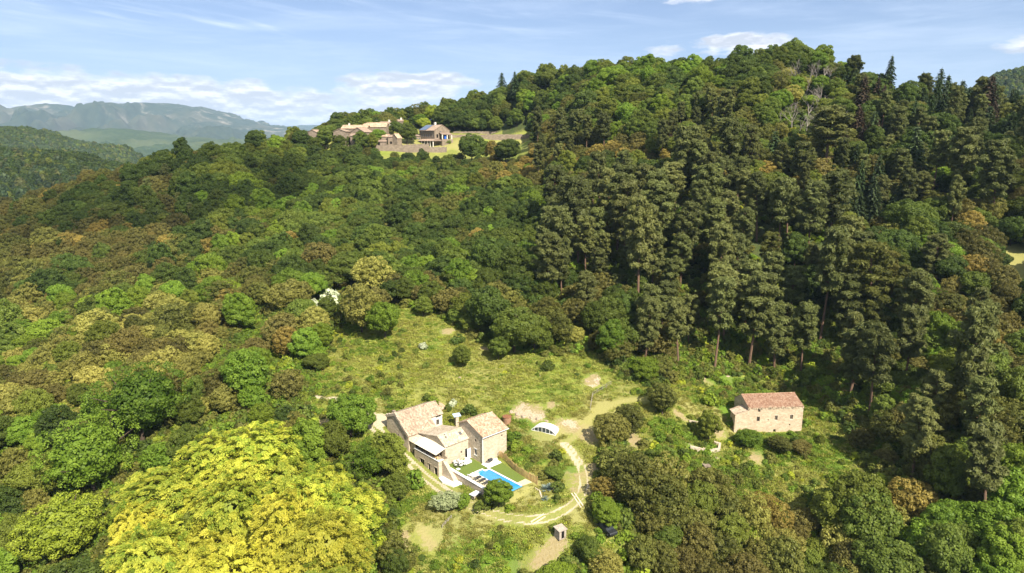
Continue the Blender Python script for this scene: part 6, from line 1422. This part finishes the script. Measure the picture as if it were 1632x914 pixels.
add_cover('scrub', 30000, (-85, -20, 140, 235), 44, lambda g, x, y, z, px, py: (px < 500) & (masks(x, y, z)['open'] > .5) & (g.random(len(x)) < .8), .3, .9, (3, 3.5, 1.2, 1, .8), 'dense bramble scrub in the green corridor beside the meadow')
add_cover('scrub', 32000, (-75, 115, 68, 240), 43, scrub_ok, .28, .95, (3, 3.4, 1.4, 1, .8), 'bramble and fern scrub spreading over the clearing')

# canopy of the far dark hill: crowns a few pixels across
def blob_mesh(seed, tone):
    q = np.random.default_rng(seed); L_ = Acc(); d = norm(q.normal(size=(320, 3))); d[:, 2] = np.abs(d[:, 2])
    V, F = cards(d*[4.2, 4.2, 6.5]*q.uniform(.75, 1.05, (320, 1)), d+q.normal(size=(320, 3))*.4, 1.7, 1.0, None, q); L_.add(V, F, q.random(320)); V, F, T = L_.get(); return quad_mesh('far_crown', V, F, [MATS[tone]], T)
protos = [blob_mesh(i, t) for i, t in enumerate(('deep', 'fir', 'deep', 'mid', 'pine'))]
def far_canopy(name, grid, n, seed, cond=None):
    GX, GY, GZ_ = grid; g = np.random.default_rng(seed); i = g.integers(0, GX.shape[0]-1, n); j = g.integers(0, GX.shape[1]-1, n); a = g.random(n); b = g.random(n)
    f = lambda A: A[i, j]*(1-a)*(1-b)+A[i+1, j]*a*(1-b)+A[i, j+1]*(1-a)*b+A[i+1, j+1]*a*b
    x, y, z = f(GX), f(GY), f(GZ_); px, py, w = project(np.stack([x, y, z], 1)); k = (px > -120) & (px < 1760) & (py < 420)
    x, y, z = x[k], y[k], z[k]; n = len(x); c = fbm(x, y, 120, 3); t = np.where(c+g.normal(0, .25, n) > .1, 0, np.where(g.random(n) < .4, 1, np.where(g.random(n) < .5, 2, np.where(g.random(n) < .5, 3, 4)))); s = g.uniform(.7, 1.25, n)
    scatter(name, np.stack([x, y, z-1], 1), np.stack([0*x, 0*x, g.uniform(0, 6, n)], 1), np.stack([s, s, s], 1), t, protos); bpy.data.objects[name]['label'] = 'wooded slope of a far hill'
far_canopy('distant_woods', HB2, 16000, 51)
far_canopy('distant_woods', HA2, 20000, 53)
far_canopy('distant_woods', HR, 6000, 52)

# ------------------------------------------------------------------ the air: far things fade towards blue
hz = bpy.data.meshes.new('haze'); hx, hy0, hy1, hz0, hz1 = 15500, -3400, 17000, -140, 560
Vh = [(-hx, hy0, hz0), (hx, hy0, hz0), (hx, hy1, hz0), (-hx, hy1, hz0), (-hx, hy0, hz1), (hx, hy0, hz1), (hx, hy1, hz1), (-hx, hy1, hz1)]
hz.from_pydata(Vh, [], [(0,3,2,1),(4,5,6,7),(0,1,5,4),(1,2,6,5),(2,3,7,6),(3,0,4,7)]); ho = new_obj('haze', hz); tag(ho, 'thin blue air over the valley', kind='stuff')
m, n = mat('haze'); v = n.new('ShaderNodeVolumePrincipled'); v.inputs['Color'].default_value = (.54, .76, 1.0, 1); v.inputs['Density'].default_value = 0.000055; v.inputs['Anisotropy'].default_value = 0.0
o = n.new('ShaderNodeOutputMaterial'); n.l.new(v.outputs[0], o.inputs['Volume']); hz.materials.append(m)

# ------------------------------------------------------------------ two real clouds above and behind the viewpoint, whose shade lies on the slopes
def cloud(name, target, dist, size, seed, label):
    import bmesh
    q = np.random.default_rng(seed); c = np.array(target, float)+np.array(sd)*dist; bm = bmesh.new(); bmesh.ops.create_icosphere(bm, subdivisions=5, radius=1)
    off = q.uniform(0, 50, 3)
    for v in bm.verts:
        p = np.array(v.co); f = 1+.55*float(fbm(np.array([p[0]*2.2+off[0]+p[2]*1.3]), np.array([p[1]*2.2+off[1]-p[2]]), 1.0, 5, .55)[0]); v.co = tuple(p*f*np.array(size))
    me = bpy.data.meshes.new(name); bm.to_mesh(me); bm.free(); me.materials.append(MATS['cloud']); me.polygons.foreach_set('use_smooth', [True]*len(me.polygons))
    o = new_obj(name, me); o.location = c; tag(o, label, kind='stuff'); return o
m, n = mat('cloud'); g_ = n.new('ShaderNodeNewGeometry'); dn = n.new('ShaderNodeBsdfDiffuse'); dn.inputs[0].default_value = (.9, .9, .9, 1); tr = n.new('ShaderNodeBsdfTransparent'); mx = n.new('ShaderNodeMixShader')
n.l.new(n.mapr(n.noise(g_.outputs['Position'], .02, 5, .6), .35, .65, .07, .30), mx.inputs[0]); n.l.new(tr.outputs[0], mx.inputs[1]); n.l.new(dn.outputs[0], mx.inputs[2]); o = n.new('ShaderNodeOutputMaterial'); n.l.new(mx.outputs[0], o.inputs[0])
cloud('cloud', (262, 228, 75), 900, (95, 120, 30), 5, 'small cloud above and behind, shading the pine slope')
cloud('cloud', (-205, 335, 60), 1000, (100, 60, 30), 6, 'small cloud above and behind, shading the far ridge')
cloud('cloud', (-560, 800, 0), 1300, (230, 150, 40), 7, 'cloud above and behind, shading the wooded hill across the valley')
